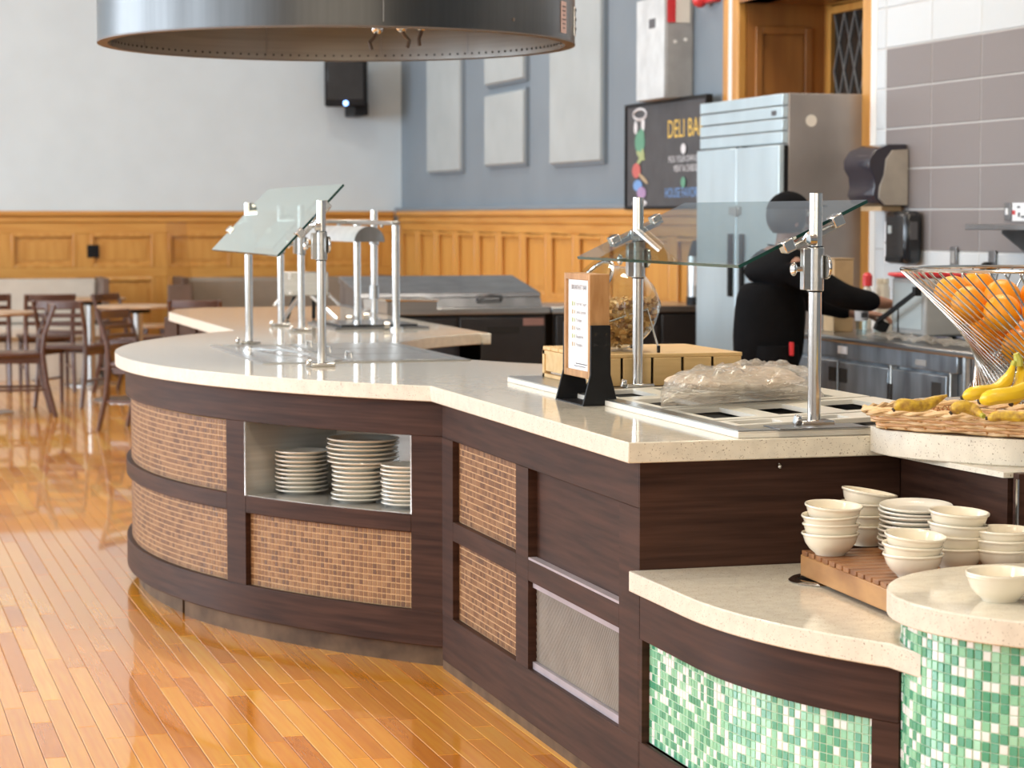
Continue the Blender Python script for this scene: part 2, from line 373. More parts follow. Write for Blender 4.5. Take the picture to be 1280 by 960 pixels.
ceil_ = struct('ceiling', MB().box(XL-.2, XR+1.2, YF-.2, YB+.2, ZC, ZC+.15), M['paint_white'])
wall_b = struct('wall_back', MB().box(XL, XR+1.2, YB, YB+.2, 0, ZC), M['paint_grey'])
struct('wall_front', MB().box(XL, XR+.6, YF-.2, YF, 0, ZC), M['paint_white'])
wall_l = MB()                                      # left wall with tall window openings
ys = [YF-.2]
for y in WIN_Y: ys += [y-1.25, y+1.25]
ys.append(YB+.2)
for i in range(0, len(ys), 2): wall_l.box(XL-.25, XL, ys[i], ys[i+1], 0, ZC)
for y in WIN_Y: wall_l.box(XL-.25, XL, y-1.25, y+1.25, 0, .95); wall_l.box(XL-.25, XL, y-1.25, y+1.25, 4.85, ZC)
struct('wall_left', wall_l, M['paint_white'])
for i, y in enumerate(WIN_Y):
    wn = MB()
    for yy in (y-1.22, y-.02, y+1.18): wn.box(XL-.2, XL-.12, yy, yy+.05, .95, 4.85)
    for z in (.96, 2.25, 3.55, 4.8): wn.box(XL-.2, XL-.12, y-1.25, y+1.25, z, z+.05)
    o = struct('window_%d' % (i+1), wn, M['paint_white'])
    struct('pane', MB().box(XL-.165, XL-.155, y-1.25, y+1.25, .95, 4.85), M['acrylic'], o)
# right wall: blue-grey, with a panelled doorway recess
AY0, AY1, AZ, AX = 11.455, 13.29, 2.74, 5.86
wr = MB().box(XR, XR+.18, YF, AY0, 0, ZC).box(XR, XR+.18, AY1, YB, 0, ZC).box(XR, XR+.18, AY0, AY1, AZ, ZC)
wall_r = struct('wall_right', wr, M['paint_blue'])
# tiles on the kitchen stretch of the right wall
struct('tile_bed', MB().box(XR-.006, XR, 6.2, 11.30, .0, 3.4), M['grout_grey'], wall_r)
def tile_mesh(wy, hz):
    e = .003; q = MB()
    q.add([(0,0,0),(0,wy,0),(0,wy,hz),(0,0,hz),(-.0035,e,e),(-.0035,wy-e,e),(-.0035,wy-e,hz-e),(-.0035,e,hz-e)],
          [(3,2,1,0),(4,5,6,7),(0,1,5,4),(1,2,6,5),(2,3,7,6),(3,0,4,7)]); return q.mesh('wall_tile', smooth=0)
G = .007
tm_big, tm_small = tile_mesh(.525-G, .2095-G), tile_mesh(.115-G, .2095-G)
tmg = tm_big.copy(); tmg.materials.append(M['tile_grey']); tm_big.materials.append(M['tile_white']); tm_small.materials.append(M['tile_white'])
for r in range(-6, 10):
    z = 1.273+.2095*r
    for c in range(9):
        y = 11.17-.525*(c+1)
        o = link('wall_tile', tmg if 0 <= r < 5 else tm_big, None, wall_r); o.location = (XR-.006, y+G/2, z+G/2)
    o = link('wall_tile', tm_small, None, wall_r); o.location = (XR-.006, 11.175+G/2, z+G/2)
struct('trim_1', MB().box(XR-.008, XR+.02, 11.292, 11.36, 0, 3.2), M['paint_white'])
oakR = MB().box(XR-.008, XR+.05, 11.36, 11.475, 0, 2.95)
struct('trim_2', oakR, M['oak'], bevel=.008)
struct('trim_3', MB().box(XR-.010, XR+.05, 13.255, 13.36, 0, 2.95), M['oak'], bevel=.012)
struct('trim_4', MB().box(XR-.006, XR+.02, 13.36, 13.415, 0, 2.95), M['paint_white'])
struct('trim_5', MB().box(XR-.012, XR+.05, 13.415, 13.505, 0, 2.95), M['oak'], bevel=.015)
struct('trim_6', MB().box(XR-.06, XR+.08, 11.36, 13.50, 2.95, 3.08), M['oak_flat'], bevel=.01)
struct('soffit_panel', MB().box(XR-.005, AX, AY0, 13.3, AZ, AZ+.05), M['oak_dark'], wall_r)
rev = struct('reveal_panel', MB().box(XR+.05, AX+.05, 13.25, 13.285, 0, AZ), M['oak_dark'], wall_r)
def moulding(mb, axis, a0, a1, z0, z1, face, t=.02, w=.045):   # picture-frame moulding on a plane
    for b in ((a0,a0+w,z0,z1),(a1-w,a1,z0,z1),(a0+w,a1-w,z0,z0+w),(a0+w,a1-w,z1-w,z1)):
        if axis == 'y': mb.box(b[0],b[1],face-t,face,b[2],b[3])
        else: mb.box(face-t,face,b[0],b[1],b[2],b[3])
    return mb
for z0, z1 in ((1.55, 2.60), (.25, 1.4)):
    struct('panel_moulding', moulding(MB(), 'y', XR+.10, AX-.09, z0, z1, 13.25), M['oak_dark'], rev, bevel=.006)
door = struct('door_1', MB().box(AX, AX+.06, AY0, 13.28, 0, AZ), M['oak'])
# leaded lights in the recess door (two tall panes)
def leaded(y0, y1, z0, z1):
    p = struct('leaded_pane', MB().box(AX-.004, AX-.001, y0, y1, z0, z1), M['dark_pane'], door)
    q = MB(); pw = (y1-y0)/4; ph = (z1-z0)/5
    z = z0
    while z < z1-.05:
        for c in range(4):
            ya = y0+c*pw; zz = min(z+ph, z1); zm = z+ph/2
            for s in (0, 1):
                A = (AX-.008, ya+(0 if s else pw), z); B = (AX-.008, ya+(pw if s else 0), z+ph)
                if z+ph <= z1+.05: q.tube([A, B], .006, n=5)
        z += ph
    struct('lead_lattice', q, M['lead'], p)
    struct('pane_frame', moulding(MB(), 'x', y0-.05, y1+.05, z0-.05, z1+.05, AX-.001, .03, .05), M['oak'], door, bevel=.006)
leaded(12.50, 13.09, .95, 2.67)
leaded(11.62, 12.21, .95, 2.67)

# golden wainscot on both walls: rails, stiles, raised panels, mouldings
def wainscot(axis, a0, a1, pitch, stile, face, rows, top, wall):
    P = lambda mb, b0, b1, z0, z1, t: (mb.box(b0, b1, face-t, face, z0, z1) if axis == 'y' else mb.box(face-t, face, b0, b1, z0, z1))
    struct('wainscot_backing', P(MB(), a0, a1, 0, top-.02, .02), M['oak'], wall)
    zs = [0]+[z for r in rows for z in r]+[top-.11]
    for i in range(0, len(zs), 2): struct('wainscot_rail', P(MB(), a0, a1, zs[i], zs[i+1], .045), M['oak_flat'], wall, bevel=.006)
    struct('wainscot_rail', P(MB(), a0, a1, top-.11, top-.05, .060), M['oak_flat'], wall, bevel=.01)
    struct('wainscot_cap', P(MB(), a0, a1, top-.05, top, .085), M['oak_flat'], wall, bevel=.012)
    n = int((a1-a0)/pitch)
    meshes = {}
    for c in range(n+1):
        b = a1-stile-c*pitch
        for r, (z0, z1) in enumerate(rows):
            if r not in meshes:
                meshes[r] = [P(MB(), 0, stile, z0, z1, .045), moulding(MB(), axis, stile-pitch, 0, z0, z1, face-.02, .028, .034), P(MB(), stile-pitch+.075, -.075, z0+.075, z1-.075, .028)]
                meshes[r] = [m.mesh(nm, smooth=35) for m, nm in zip(meshes[r], ('wainscot_stile', 'panel_moulding', 'wainscot_panel'))]
                meshes[r][0].materials.append(M['oak']); meshes[r][1].materials.append(M['oak']); meshes[r][2].materials.append(M['oak'])
            for q, me in enumerate(meshes[r]):
                if q and b-pitch+stile < a0: continue
                o = link(me.name.split('.')[0], me, None, wall, bevel=.006 if q == 1 else 0)
                o.location = (b, 0, 0) if axis == 'y' else (0, b, 0)
wainscot('y', -2.4, 5.21, .728, .13, YB, [(.12, .876), (.966, 1.29)], 1.50, wall_b)
wainscot('x', 13.55, YB-.09, .69, .125, XR, [(.12, .73), (.83, 1.315)], 1.50, wall_r)
struct('trim_7', MB().box(XR-.07, XR, 13.52, YB, 1.50, 1.535), M['paint_blue'], bevel=.008)
struct('baseboard_back', MB().box(XL, -2.4, YB-.03, YB, 0, .14), M['oak_flat'])

# acoustic panels on the blue wall
def acoustic(y0, y1, z0, z1, label):
    t = thing('acoustic_panel', label, 'wall panel', (XR, (y0+y1)/2, z0), group='acoustic panels on the blue wall')
    obj('fabric_face', MB().box(XR-.055, XR-.004, y0+.02, y1-.02, z0+.02, z1-.02), M['fabric'], t, w=True, bevel=.012)
    obj('frame', MB().box(XR-.03, XR, y0, y0+.02, z0, z1).box(XR-.03, XR, y1-.02, y1, z0, z1).box(XR-.03, XR, y0+.02, y1-.02, z0, z0+.02).box(XR-.03, XR, y0+.02, y1-.02, z1-.02, z1), M['paint_blue'], t, w=True)
acoustic(19.64, 20.83, 1.83, 3.6, 'pale fabric acoustic panel nearest the corner of the blue wall')
acoustic(17.69, 18.86, 1.85, 2.47, 'short pale acoustic panel under another, in the middle of the blue wall')
acoustic(17.69, 18.86, 2.52, 3.6, 'pale acoustic panel directly above the short one on the blue wall')
acoustic(15.75, 17.01, 1.825, 3.6, 'long pale acoustic panel nearest the grey electrical box')

# wall speaker
t = thing('wall_speaker', 'black box loudspeaker tilted on the pale wall with a blue light', 'speaker', (4.70, YB, 2.5))
rm = Matrix.Rotation(R(-14), 3, 'Z') @ Matrix.Rotation(R(4), 3, 'X')
obj('cabinet', MB().obox((4.69, 21.72, 2.72), (.40, .34, .46), rm), M['black'], t, w=True, bevel=.02)
obj('grille', MB().obox(Vector((4.69, 21.72, 2.72))+rm @ Vector((0, -.175, .015)), (.34, .012, .36), rm), M['black_gloss'], t, w=True, bevel=.01)
obj('status_light', MB().ball(Vector((4.69, 21.72, 2.72))+rm @ Vector((.0, -.185, -.195)), .022), mat('blue_led', (.25,.45,1), emit=6), t, w=True, label='glowing blue light')
obj('bracket', MB().box(4.74, 4.88, 21.60, YB, 2.40, 2.52).box(4.78, 4.82, 21.75, YB, 2.52, 2.7), M['black'], t, w=True, bevel=.01)
tag(obj('wall_outlet', MB().box(2.265, 2.375, YB-.052, YB-.043+.02, 1.063, 1.183).box(2.29, 2.35, YB-.056, YB-.05, 1.085, 1.115).box(2.29, 2.35, YB-.056, YB-.05, 1.13, 1.16), M['black'], bevel=.004), 'small square black outlet plate on a golden wall panel', 'outlet')

# electrical box, alarm, sign
t = thing('electrical_box', 'tall grey metal electrical box high on the blue wall', 'metal box', (XR, 14.3, 2.2))
obj('housing', MB().box(XR-.19, XR, 14.03, 14.57, 2.20, 2.86), M['grey_plastic'], t, w=True, bevel=.012)
obj('cover', MB().box(XR-.202, XR-.19, 14.035, 14.565, 2.205, 2.855), mat('pale_grey_enamel', (.60,.64,.66), .35), t, w=True, bevel=.004)
obj('badge', MB().box(XR-.206, XR-.202, 14.20, 14.31, 2.66, 2.72), M['ink'], t, w=True)
obj('sticker', MB().box(XR-.17, XR-.03, 14.024, 14.03, 2.68, 2.84), M['plastic_white'], t, w=True)
obj('warning_stripe', MB().box(XR-.185, XR-.13, 14.018, 14.024, 2.68, 2.84), M['red'], t, w=True)
for q in (.06, .13): obj('screw', MB().cyl((XR-q, 14.03, 2.585-q*.2), (XR-q, 14.02, 2.585-q*.2), .012, n=8), M['paint_white'], t, w=True)
obj('conduit', MB().tube([(XR-.09, 14.3, 2.86), (XR-.09, 14.3, 2.90), (XR-.09, 14.75, 2.92), (XR-.09, 14.95, 3.0), (XR-.09, 14.95, 3.3)], .02), M['black'], t, w=True)
t = thing('fire_alarm', 'red fire alarm on the blue wall by the wood door frame', 'alarm', (XR, 13.62, 2.78))
obj('base', MB().box(XR-.06, XR, 13.56, 13.76, 2.775, 3.0), M['red'], t, w=True, bevel=.01)
obj('lamp_cap', MB().ball((XR-.07, 13.74, 2.80), .05), M['red'], t, w=True)
t = thing('deli_sign', 'black chalkboard style DELI BAR sign on the blue wall', 'sign', (XR, 14.3, 1.515))
SY0, SY1, SX = 13.56, 15.07, XR-.09
obj('board', MB().box(SX, SX+.02, SY0, SY1, 1.515, 2.185), M['chalk'], t, w=True)
obj('frame', MB().box(SX-.012, SX+.03, SY0-.02, SY1+.02, 2.185, 2.205).box(SX-.012, SX+.03, SY1, SY1+.02, 1.515, 2.185).box(SX-.012, SX+.03, SY0-.02, SY0, 1.515, 2.185).box(SX-.012, SX+.03, SY0-.02, SY1+.02, 1.495, 1.515), M['black'], t, w=True)
obj('spacer', MB().box(SX+.02, XR, 13.7, 13.8, 1.6, 2.1).box(SX+.02, XR, 14.85, 14.95, 1.6, 2.1), M['black'], t, w=True)
UX, UY = (0,-1,0), (0,0,1)
def stext(s, size, y, z, m, al='CENTER'): obj('lettering', text_mb(s, size, (SX-.001, y, z), UX, UY, al), M[m], t, w=True)
stext('DELI BAR', .165, 13.93, 1.955, 'ch_yellow')
stext('PICK YOUR OWN BREAD', .060, 13.90, 1.795, 'ch_white'); stext('MEAT & CHEESE', .060, 13.93, 1.735, 'ch_white'); stext('HOUSE FAVORITES', .09, 13.93, 1.57, 'ch_blue')
dn_ = [0]
def doodle(name, m, y, z, ry, rz, tilt=0):
    q = MB(); n = 18; dn_[0] += 1
    q.add([(SX-.0015-.0006*dn_[0], y+ry*math.cos(2*PI*i/n)*math.cos(tilt)-rz*math.sin(2*PI*i/n)*math.sin(tilt), z+rz*math.sin(2*PI*i/n)*math.cos(tilt)+ry*math.cos(2*PI*i/n)*math.sin(tilt)) for i in range(n)], [tuple(range(n))])
    obj(name, q, M[m], t, w=True)
def ring(y, z, ry, rz, m): obj('plate_drawing', MB().tube([(SX-.001, y+ry*math.cos(2*PI*i/20), z+rz*math.sin(2*PI*i/20)) for i in range(20)], .010, n=4, closed=True), M[m], t, w=True)
YD = 14.80
ring(YD, 2.13, .13, .035, 'ch_white')
doodle('egg_drawing', 'ch_white', YD+.09, 2.045, .035, .045); doodle('egg_drawing', 'ch_white', YD-.06, 2.06, .035, .05)
doodle('leaf_drawing', 'ch_green', YD, 1.945, .10, .075); doodle('leaf_drawing', 'ch_green', YD-.03, 1.98, .06, .055)
doodle('sprout_drawing', 'ch_lime', YD-.02, 1.855, .09, .022, .3); doodle('sprout_drawing', 'ch_lime', YD-.02, 1.83, .09, .018, -.4); doodle('sprout_drawing', 'ch_lime', YD-.06, 1.865, .03, .035)
doodle('tomato_drawing', 'ch_red', YD+.06, 1.755, .085, .05); doodle('carrot_drawing', 'ch_tan', YD-.08, 1.70, .10, .016, .35)
doodle('berry_drawing', 'ch_blue', YD+.03, 1.655, .09, .038); doodle('onion_drawing', 'ch_purple', YD-.05, 1.605, .09, .04); doodle('loaf_drawing', 'ch_tan', YD+.03, 1.555, .08, .017, -.2); ring(YD, 1.535, .13, .014, 'ch_white')
doodle('pea_drawing', 'ch_white', 13.95, 1.878, .045, .034); doodle('leaf_drawing', 'ch_green', 13.95, 1.665, .042, .034)

# ================================================================ SERVING ISLAND
CX, CY, RW, RC, RI = 3.734, 8.99, 2.69, 2.65, 1.565
def arc(r, a0, a1, n): return [(CX-r*math.cos(R(a0+(a1-a0)*i/n)), CY+r*math.sin(R(a0+(a1-a0)*i/n))) for i in range(n+1)]
AW = math.degrees(math.asin((8.99-7.115)/RW)); AC = 44.6
def arcbox(a0, a1, z0, z1, r=RC, t=.045, n=None):
    return MB().ribbon(arc(r, a0, a1, n or max(2, int(abs(a1-a0)/1.5))), t, z0, z1)
isl = thing('serving_counter', 'long dark walnut serving counter with a rounded end and brown mosaic insets', 'counter', (2.3, 7.2, 0))
P = lambda name, mb, m, **k: obj(name, mb, M[m], isl, w=True, **k)
P('top_rail', arcbox(-AC, AC, .745, .86), 'brown', bevel=.002)
P('middle_rail', arcbox(-42, -25.2, .43, .49), 'brown', bevel=.003); P('middle_rail', arcbox(-22.7, 22.7, .43, .49), 'brown', bevel=.003); P('middle_rail', arcbox(25.2, 42, .43, .49), 'brown', bevel=.003)
P('bottom_rail', arcbox(-AC, AC, .066, .18), 'brown', bevel=.003)
for a, b in ((-AC, -42), (-25.2, -22.7), (22.7, 25.2), (42, AC)): P('stile', arcbox(a, b, .18, .745), 'brown')
P('plinth', arcbox(-AC, -14.2, 0, .066, RC-.03, .03), 'plinth'); P('plinth', arcbox(-12.9, AC, 0, .066, RC-.045, .03), 'plinth')
P('plinth_gap', arcbox(-14.2, -12.9, 0, .066, RC-.07, .02), 'hole')
# niche with steel lining
NZ0, NZ1, NR = .49, .745, 2.26
for nm, mb in (('niche_floor', MB().ribbon(arc(RC-.003, -41.9, -25.3, 10), RC-NR, NZ0+.0004, NZ0+.002)), ('niche_ceiling', MB().ribbon(arc(RC-.046, -42, -25.2, 10), RC-NR-.05, NZ1+.002, NZ1+.012)),
               ('niche_back', arcbox(-42, -25.2, NZ0, NZ1, NR, .01)), ('niche_side', arcbox(-41.99, -41.92, NZ0, NZ1, RC-.002, RC-NR-.004, 1)), ('niche_side', arcbox(-25.28, -25.21, NZ0, NZ1, RC-.002, RC-NR-.004, 1))):
    P(nm, mb, 'niche')
P('niche_edge', arcbox(-42.05, -41.95, NZ0, NZ1, RC+.001, .01, 1).ribbon(arc(RC+.001, -25.25, -25.15, 1), .01, NZ0, NZ1), 'steel_shiny')
P('back_shell', MB().ribbon(arc(RI+.05, -40, 52, 40), -.02, 0, .858), 'black_cab')
TP = .0192
def mosaic_mb(mb, pts, z0, rows, g=.0030, t=.0016, pick=None, singles=None):
    L = [0]
    for i in range(1, len(pts)): L.append(L[-1]+math.hypot(pts[i][0]-pts[i-1][0], pts[i][1]-pts[i-1][1]))
    n = int(L[-1]/TP+.3); tp = L[-1]/n
    def at(s):
        i = 1
        while i < len(L)-1 and L[i] < s: i += 1
        f = (s-L[i-1])/(L[i]-L[i-1]); a, b = pts[i-1], pts[i]
        dx, dy = (b[0]-a[0])/(L[i]-L[i-1]), (b[1]-a[1])/(L[i]-L[i-1])
        return a[0]+(b[0]-a[0])*f, a[1]+(b[1]-a[1])*f, dx, dy
    for c in range(n):
        x, y, dx, dy = at((c+.5)*tp)
        nx, ny = -dy, dx                          # outward (left of travel)
        for r in range(rows):
            z = z0+(r+.5)*TP; h = (TP-g)/2; wv = (tp-g)/2
            if singles is not None: singles.append((x, y, z, math.atan2(dy, dx), wv)); continue
            tile_add(mb, x, y, z, dx, dy, nx, ny, wv, h, t)
def tile_add(mb, x, y, z, dx, dy, nx, ny, wv, h, t):
    vs = []
    for o, s in ((-.002, 1), (t*.5, 1), (t, .9)):
        for a, b in ((-1,-1),(1,-1),(1,1),(-1,1)): vs.append((x+dx*a*wv*s+nx*o, y+dy*a*wv*s+ny*o, z+b*h*s))
    mb.add(vs, [(8,9,10,11),(0,1,5,4),(1,2,6,5),(2,3,7,6),(3,0,4,7),(4,5,9,8),(5,6,10,9),(6,7,11,10),(7,4,8,11)])
def mosaic(parent, pts, z0, rows, gm='grout_tan', tmn='tile_brown', nm='mosaic_inset'):
    b = obj(nm, MB().ribbon(pts, .012, z0, z0+rows*TP), M[gm], parent, w=True)
    mb = MB(); mosaic_mb(mb, pts, z0, rows)
    obj('mosaic_tiles', mb, M[tmn], b, w=True, smooth=0, kind='stuff')
RM = RC-.022
for a0, a1 in ((-22.7, 22.7), ): 
    mosaic(isl, arc(RM, a0, a1, 60), .49, 13); mosaic(isl, arc(RM, a0, a1, 60), .18, 13)
mosaic(isl, arc(RM, -42, -25.2, 24), .18, 13)
mosaic(isl, arc(RM, 25.2, 42, 24), .18, 13); mosaic(isl, arc(RM, 25.2, 42, 24), .49, 13)
# straight left face (facing -x)
XF = 1.843
def fx(y0, y1, z0, z1, d=0, t=.04): return MB().box(XF+d, XF+d+t, y0, y1, z0, z1)
P('top_rail', fx(5.235, 7.12, .745, .86), 'brown', bevel=.002); P('middle_rail', fx(6.285, 6.99, .43, .49), 'brown', bevel=.002); P('middle_rail', fx(5.38, 6.165, .43, .49), 'brown', bevel=.002)
P('bottom_rail', fx(5.235, 7.12, .03, .18), 'brown', bevel=.002)
for a, b in ((6.99, 7.12), (6.165, 6.285), (5.235, 5.38)): P('stile', fx(a, b, .18, .745), 'brown')
P('plinth', fx(5.235, 7.13, 0, .03, .004), 'plinth')
mosaic(isl, [(XF+.022, 6.285), (XF+.022, 6.99)], .49, 13); mosaic(isl, [(XF+.022, 6.285), (XF+.022, 6.99)], .18, 13)
P('recessed_panel', fx(5.38, 6.165, .49, .745, .026, .012), 'brown', label='plain dark recessed wood panel')
P('lit_ledge', fx(5.38, 6.165, .4895, .496, .001, .024), 'grille_frame')  # thin lilac strip paints the light lying on the rail's ledge
M['grille_dark'] = mat('grille_backing', (.12,.105,.09), .6)
v = P('vent_grille', fx(5.38, 6.165, .20, .41, .026, .01), 'grille_dark', label='grey woven vent grille')
q = MB(); n = 84
for i in range(n):
    y = 5.265+(6.155-5.265)*i/(n-1); ya = max(y, 5.385); yb = min(y+.12, 6.16)
    q.tube([(XF+.0255, ya, .202+(ya-y)*1.71), (XF+.0255, yb, .202+(yb-y)*1.71)], .0030, n=4)
obj('grille_wires', q, M['grille'], v, w=True, kind='stuff')
P('grille_frame', fx(5.38, 6.165, .41, .43, .014, .02), 'grille_frame'); P('grille_frame', fx(5.38, 6.165, .18, .20, .014, .02), 'grille_frame')
# end face towards the low counter, far straight run, back sides
P('end_panel', MB().box(XF, 2.526, 5.228, 5.2345, .0, .858), 'brown')
P('side_panel', MB().box(2.84, 2.86, 5.3, 7.76, 0, .858), 'brown'); P('side_panel', MB().box(2.84, 2.86, 10.26, 13.6, 0, .858), 'black_cab')
P('far_panel', fx(10.87, 13.6, .066, .86), 'brown', bevel=.003); P('plinth', fx(10.88, 13.55, 0, .066, .03), 'plinth'); P('far_end_panel', MB().box(XF+.04, 2.84, 13.57, 13.6, 0, .858), 'brown')
for y in (11.6, 12.3, 13.0): P('stile', fx(y, y+.08, .1, .86, -.012, .012), 'brown')
P('counter_frame', MB().box(1.95, 2.83, 5.3, 7.2, .80, .858).box(1.95, 2.83, 10.9, 13.5, .80, .858), 'brown')
# worktop: one continuous slab
a_in0 = -math.degrees(math.asin((8.99-7.70)/RI)); a_in1 = math.degrees(math.asin((10.28-8.99)/RI))
outline = [(1.80,5.19)]+arc(RW, -AW, AW, 64)+[(1.80,13.1),(1.90,13.5),(2.10,13.68),(2.89,13.68),(2.89,10.262)]+arc(RI, a_in1, a_in0, 48)+[(2.89,7.70),(2.89,5.30),(2.47,5.30),(2.47,5.19)]
wt = obj('quartz_worktop', MB().prism(outline, .86, .91), M['quartz'], smooth=30, bevel=.003)
tag(wt, 'long cream speckled quartz worktop curving round the serving counter', 'worktop')

# ---------------------------------------------------------------- low counter in front
LC, LR, LF = (3.1, 4.85), 1.285, 1.257
def low(r, a1, n=16, y0=5.232): return [(LC[0]-r*math.cos(R(a1*(1-i/n))), LC[1]-r*math.sin(R(a1*(1-i/n)))) for i in range(n+1)]+[(LC[0]-r, y0)]
lowc = thing('low_counter', 'lower dark walnut counter with a curved green and white mosaic front', 'counter', (2.1, 4.7, 0))
Q = lambda name, mb, m, **k: obj(name, mb, M[m], lowc, w=True, **k)
def lowrib(a0, a1, z0, z1, r=LF, t=.04, yend=None):
    pts = [(LC[0]-r*math.cos(R(a0+(a1-a0)*i/12)), LC[1]-r*math.sin(R(a0+(a1-a0)*i/12))) for i in range(13)]
    if yend: pts = pts+[(LC[0]-r, yend)]
    return MB().ribbon(pts, t, z0, z1)
AE = 31.6
Q('top_rail', lowrib(AE, 0, .43, .547, t=.012, yend=5.227), 'brown', bevel=.002); Q('bottom_rail', lowrib(AE, 0, .03, .18, t=.012, yend=5.227), 'brown', bevel=.002)
Q('stile', lowrib(AE, 28.6, .18, .43, t=.012), 'brown'); Q('stile', MB().box(XF, XF+.04, 5.208, 5.2275, .18, .43), 'brown'); Q('plinth', lowrib(AE, 0, 0, .03, LF-.002, .010, 5.227), 'plinth')
Q('base_box', MB().prism([(1.92,5.2),(2.0,4.5),(2.14,4.35),(2.5,4.5),(2.5,5.2)], .0, .545), 'brown')
gp = [(LC[0]-(LF-.02)*math.cos(R(28.6*(1-i/16))), LC[1]-(LF-.02)*math.sin(R(28.6*(1-i/16)))) for i in range(17)]+[(LC[0]-LF+.02, 5.208)]
KX, KY, KR = 2.38, 4.07, .365
def tiled(parent, pts, z0, rows, bed, near, keep=lambda q: True):
    b = obj('mosaic_panel', bed, M['grout_green'], parent, w=True)
    lst = []; mosaic_mb(None, pts, z0, rows, singles=lst)
    lst.sort(key=near)
    off = top_of(parent).location; me = None; rest = MB(); n = 0
    for x, y, z, a, wv in lst:
        if n < 298 and keep((x, y, z)):
            if me is None:
                q = MB(); tile_add(q, 0, 0, 0, 1, 0, 0, 1, wv, (TP-.0022)/2, .0016); me = q.mesh('mosaic_tile', smooth=0); me.materials.append(M['tile_green'])
            o = link('mosaic_tile', me, None, b); o.location = (x-off.x, y-off.y, z-off.z); o.rotation_euler = (0,0,a); n += 1
        else: tile_add(rest, x, y, z, math.cos(a), math.sin(a), -math.sin(a), math.cos(a), wv, (TP-.0022)/2, .0016)
    obj('mosaic_tiles', rest, M['tile_green'], b, w=True, smooth=0, kind='stuff')
tiled(lowc, gp, .18, 13, MB().ribbon(gp, .012, .18, .43), lambda q: math.hypot(q[0], q[1])-q[2]*.6, lambda q: seen(q[0], q[1], q[2]-.02))
circ = lambda r, a0, a1, n: [(KX+r*math.cos(R(a0+(a1-a0)*i/n)), KY+r*math.sin(R(a0+(a1-a0)*i/n))) for i in range(n+1)]
aL = 180-math.degrees(math.asin(0)) 
pts = [(LC[0]-LR, 5.2275)]+low(LR, 37.9)[::-1][1:]
pts = [(LC[0]-LR, 5.2275)]+[(LC[0]-LR*math.cos(R(a)), LC[1]-LR*math.sin(R(a))) for a in [i*2.4 for i in range(16)]]
pts = [p for p in pts if math.hypot(p[0]-KX, p[1]-KY) > KR+.004]
lw = obj('low_worktop', MB().prism(pts+circ(KR+.0015, 181, 20, 24)+[(2.75,4.625),(2.515,4.625),(2.515,5.2275)], .547, .597), M['quartz'], smooth=30, bevel=.003)
tag(lw, 'low cream quartz worktop with a curved front under the wooden board', 'worktop')
colm = thing('mosaic_drum', 'round drum shaped counter end covered in green and white mosaic tiles', 'counter', (KX, KY, 0))
cp = circ(KR, 20, -215, 60)
tiled(colm, cp, .65-33*TP, 33, MB().cyl((KX,KY,0), (KX,KY,.648), KR-.001, n=64), lambda q: -q[2]+.6*math.hypot(q[0]-1.9, q[1]-3.7), lambda q: seen(q[0], q[1], q[2]-.015) and (q[0]-KX)*q[0]+(q[1]-KY)*q[1] < .02)
tag(obj('round_worktop', MB().cyl((KX,KY,.65), (KX,KY,.70), .396, n=72), M['quartz'], smooth=30, bevel=.003), 'round cream quartz top on the green mosaic drum', 'worktop')
endc = thing('end_counter', 'dark walnut cabinet behind the round tiled pillar at the right edge', 'counter', (2.9, 5.0, 0))
E_ = lambda name, mb, m, **k: obj(name, mb, M[m], endc, w=True, **k)
E_('side_panel', MB().box(2.528, 2.56, 4.681, 5.227, .597, .86), 'brown'); E_('front_panel', MB().box(2.528, 3.4, 4.630, 4.655, .0, .872), 'brown')
E_('carcass', MB().box(2.565, 3.4, 4.7, 5.2, 0, .858), 'brown'); E_('edge_strip', MB().box(2.524, 2.528, 4.628, 4.636, .6, .86), 'steel_shiny')
et = thing('end_worktop', 'white speckled quartz slab with a curved edge under the wicker tray', 'worktop', (2.8, 5.2, .86))
obj('slab', MB().prism([(2.93,5.187),(2.425,5.187),(2.412,5.12),(2.416,5.05),(2.44,4.98),(2.470,4.92),(2.51,4.865),(2.556,4.80),(2.606,4.752),(2.70,4.70),(2.85,4.66),(3.4,4.62),(3.4,5.95),(2.93,5.95)], .8725, .9355), M['quartz'], et, w=True, smooth=30, bevel=.003)
obj('under_strip', MB().prism([(2.473,5.187),(2.484,5.0),(2.494,4.83),(2.509,4.665),(2.6,4.66),(3.4,4.69),(3.4,5.95),(2.93,5.95),(2.93,5.187)], .86, .8725), M['quartz'], et, w=True, smooth=30)
# ================================================================ HOOD
HX, HY, HZ, HR = 1.9, 8.95, 2.11, .925
h = thing('ring_hood', 'large round brushed steel extractor hood hanging over the rounded counter', 'hood', (HX, HY, HZ))
hr = lambda r, z0, z1, m, nm, t=.004, n=96, **k: obj(nm, MB().lathe([(r,z0),(r,z1),(r-t,z1),(r-t,z0),(r,z0)], n=n), M[m], h, **k)
hr(HR, .003, .75, 'steel_hood', 'outer_shell'); hr(HR-.036, .003, .70, 'niche', 'inner_shell')
hr(HR+.001, 0, .006, 'rim', 'rim', .038)
obj('lid', MB().cyl((0,0,.74), (0,0,.75), HR-.002, n=64).cyl((0,0,.70), (0,0,.71), HR-.04, n=64), M['steel_hood'], h)
obj('duct', MB().cyl((0,0,.75), (0,0,ZC-HZ), .28, n=40), M['steel_hood'], h)
mb = MB()
for i in range(150):
    a = 2*PI*i/150; p = Vector((math.cos(a), math.sin(a), 0)); q = p*(HR-.041)+Vector((0,0,.022))
    mb.cyl(q, q-p*.002, .0045, n=6)
obj('rim_holes', mb, M['hole'], h, kind='stuff')
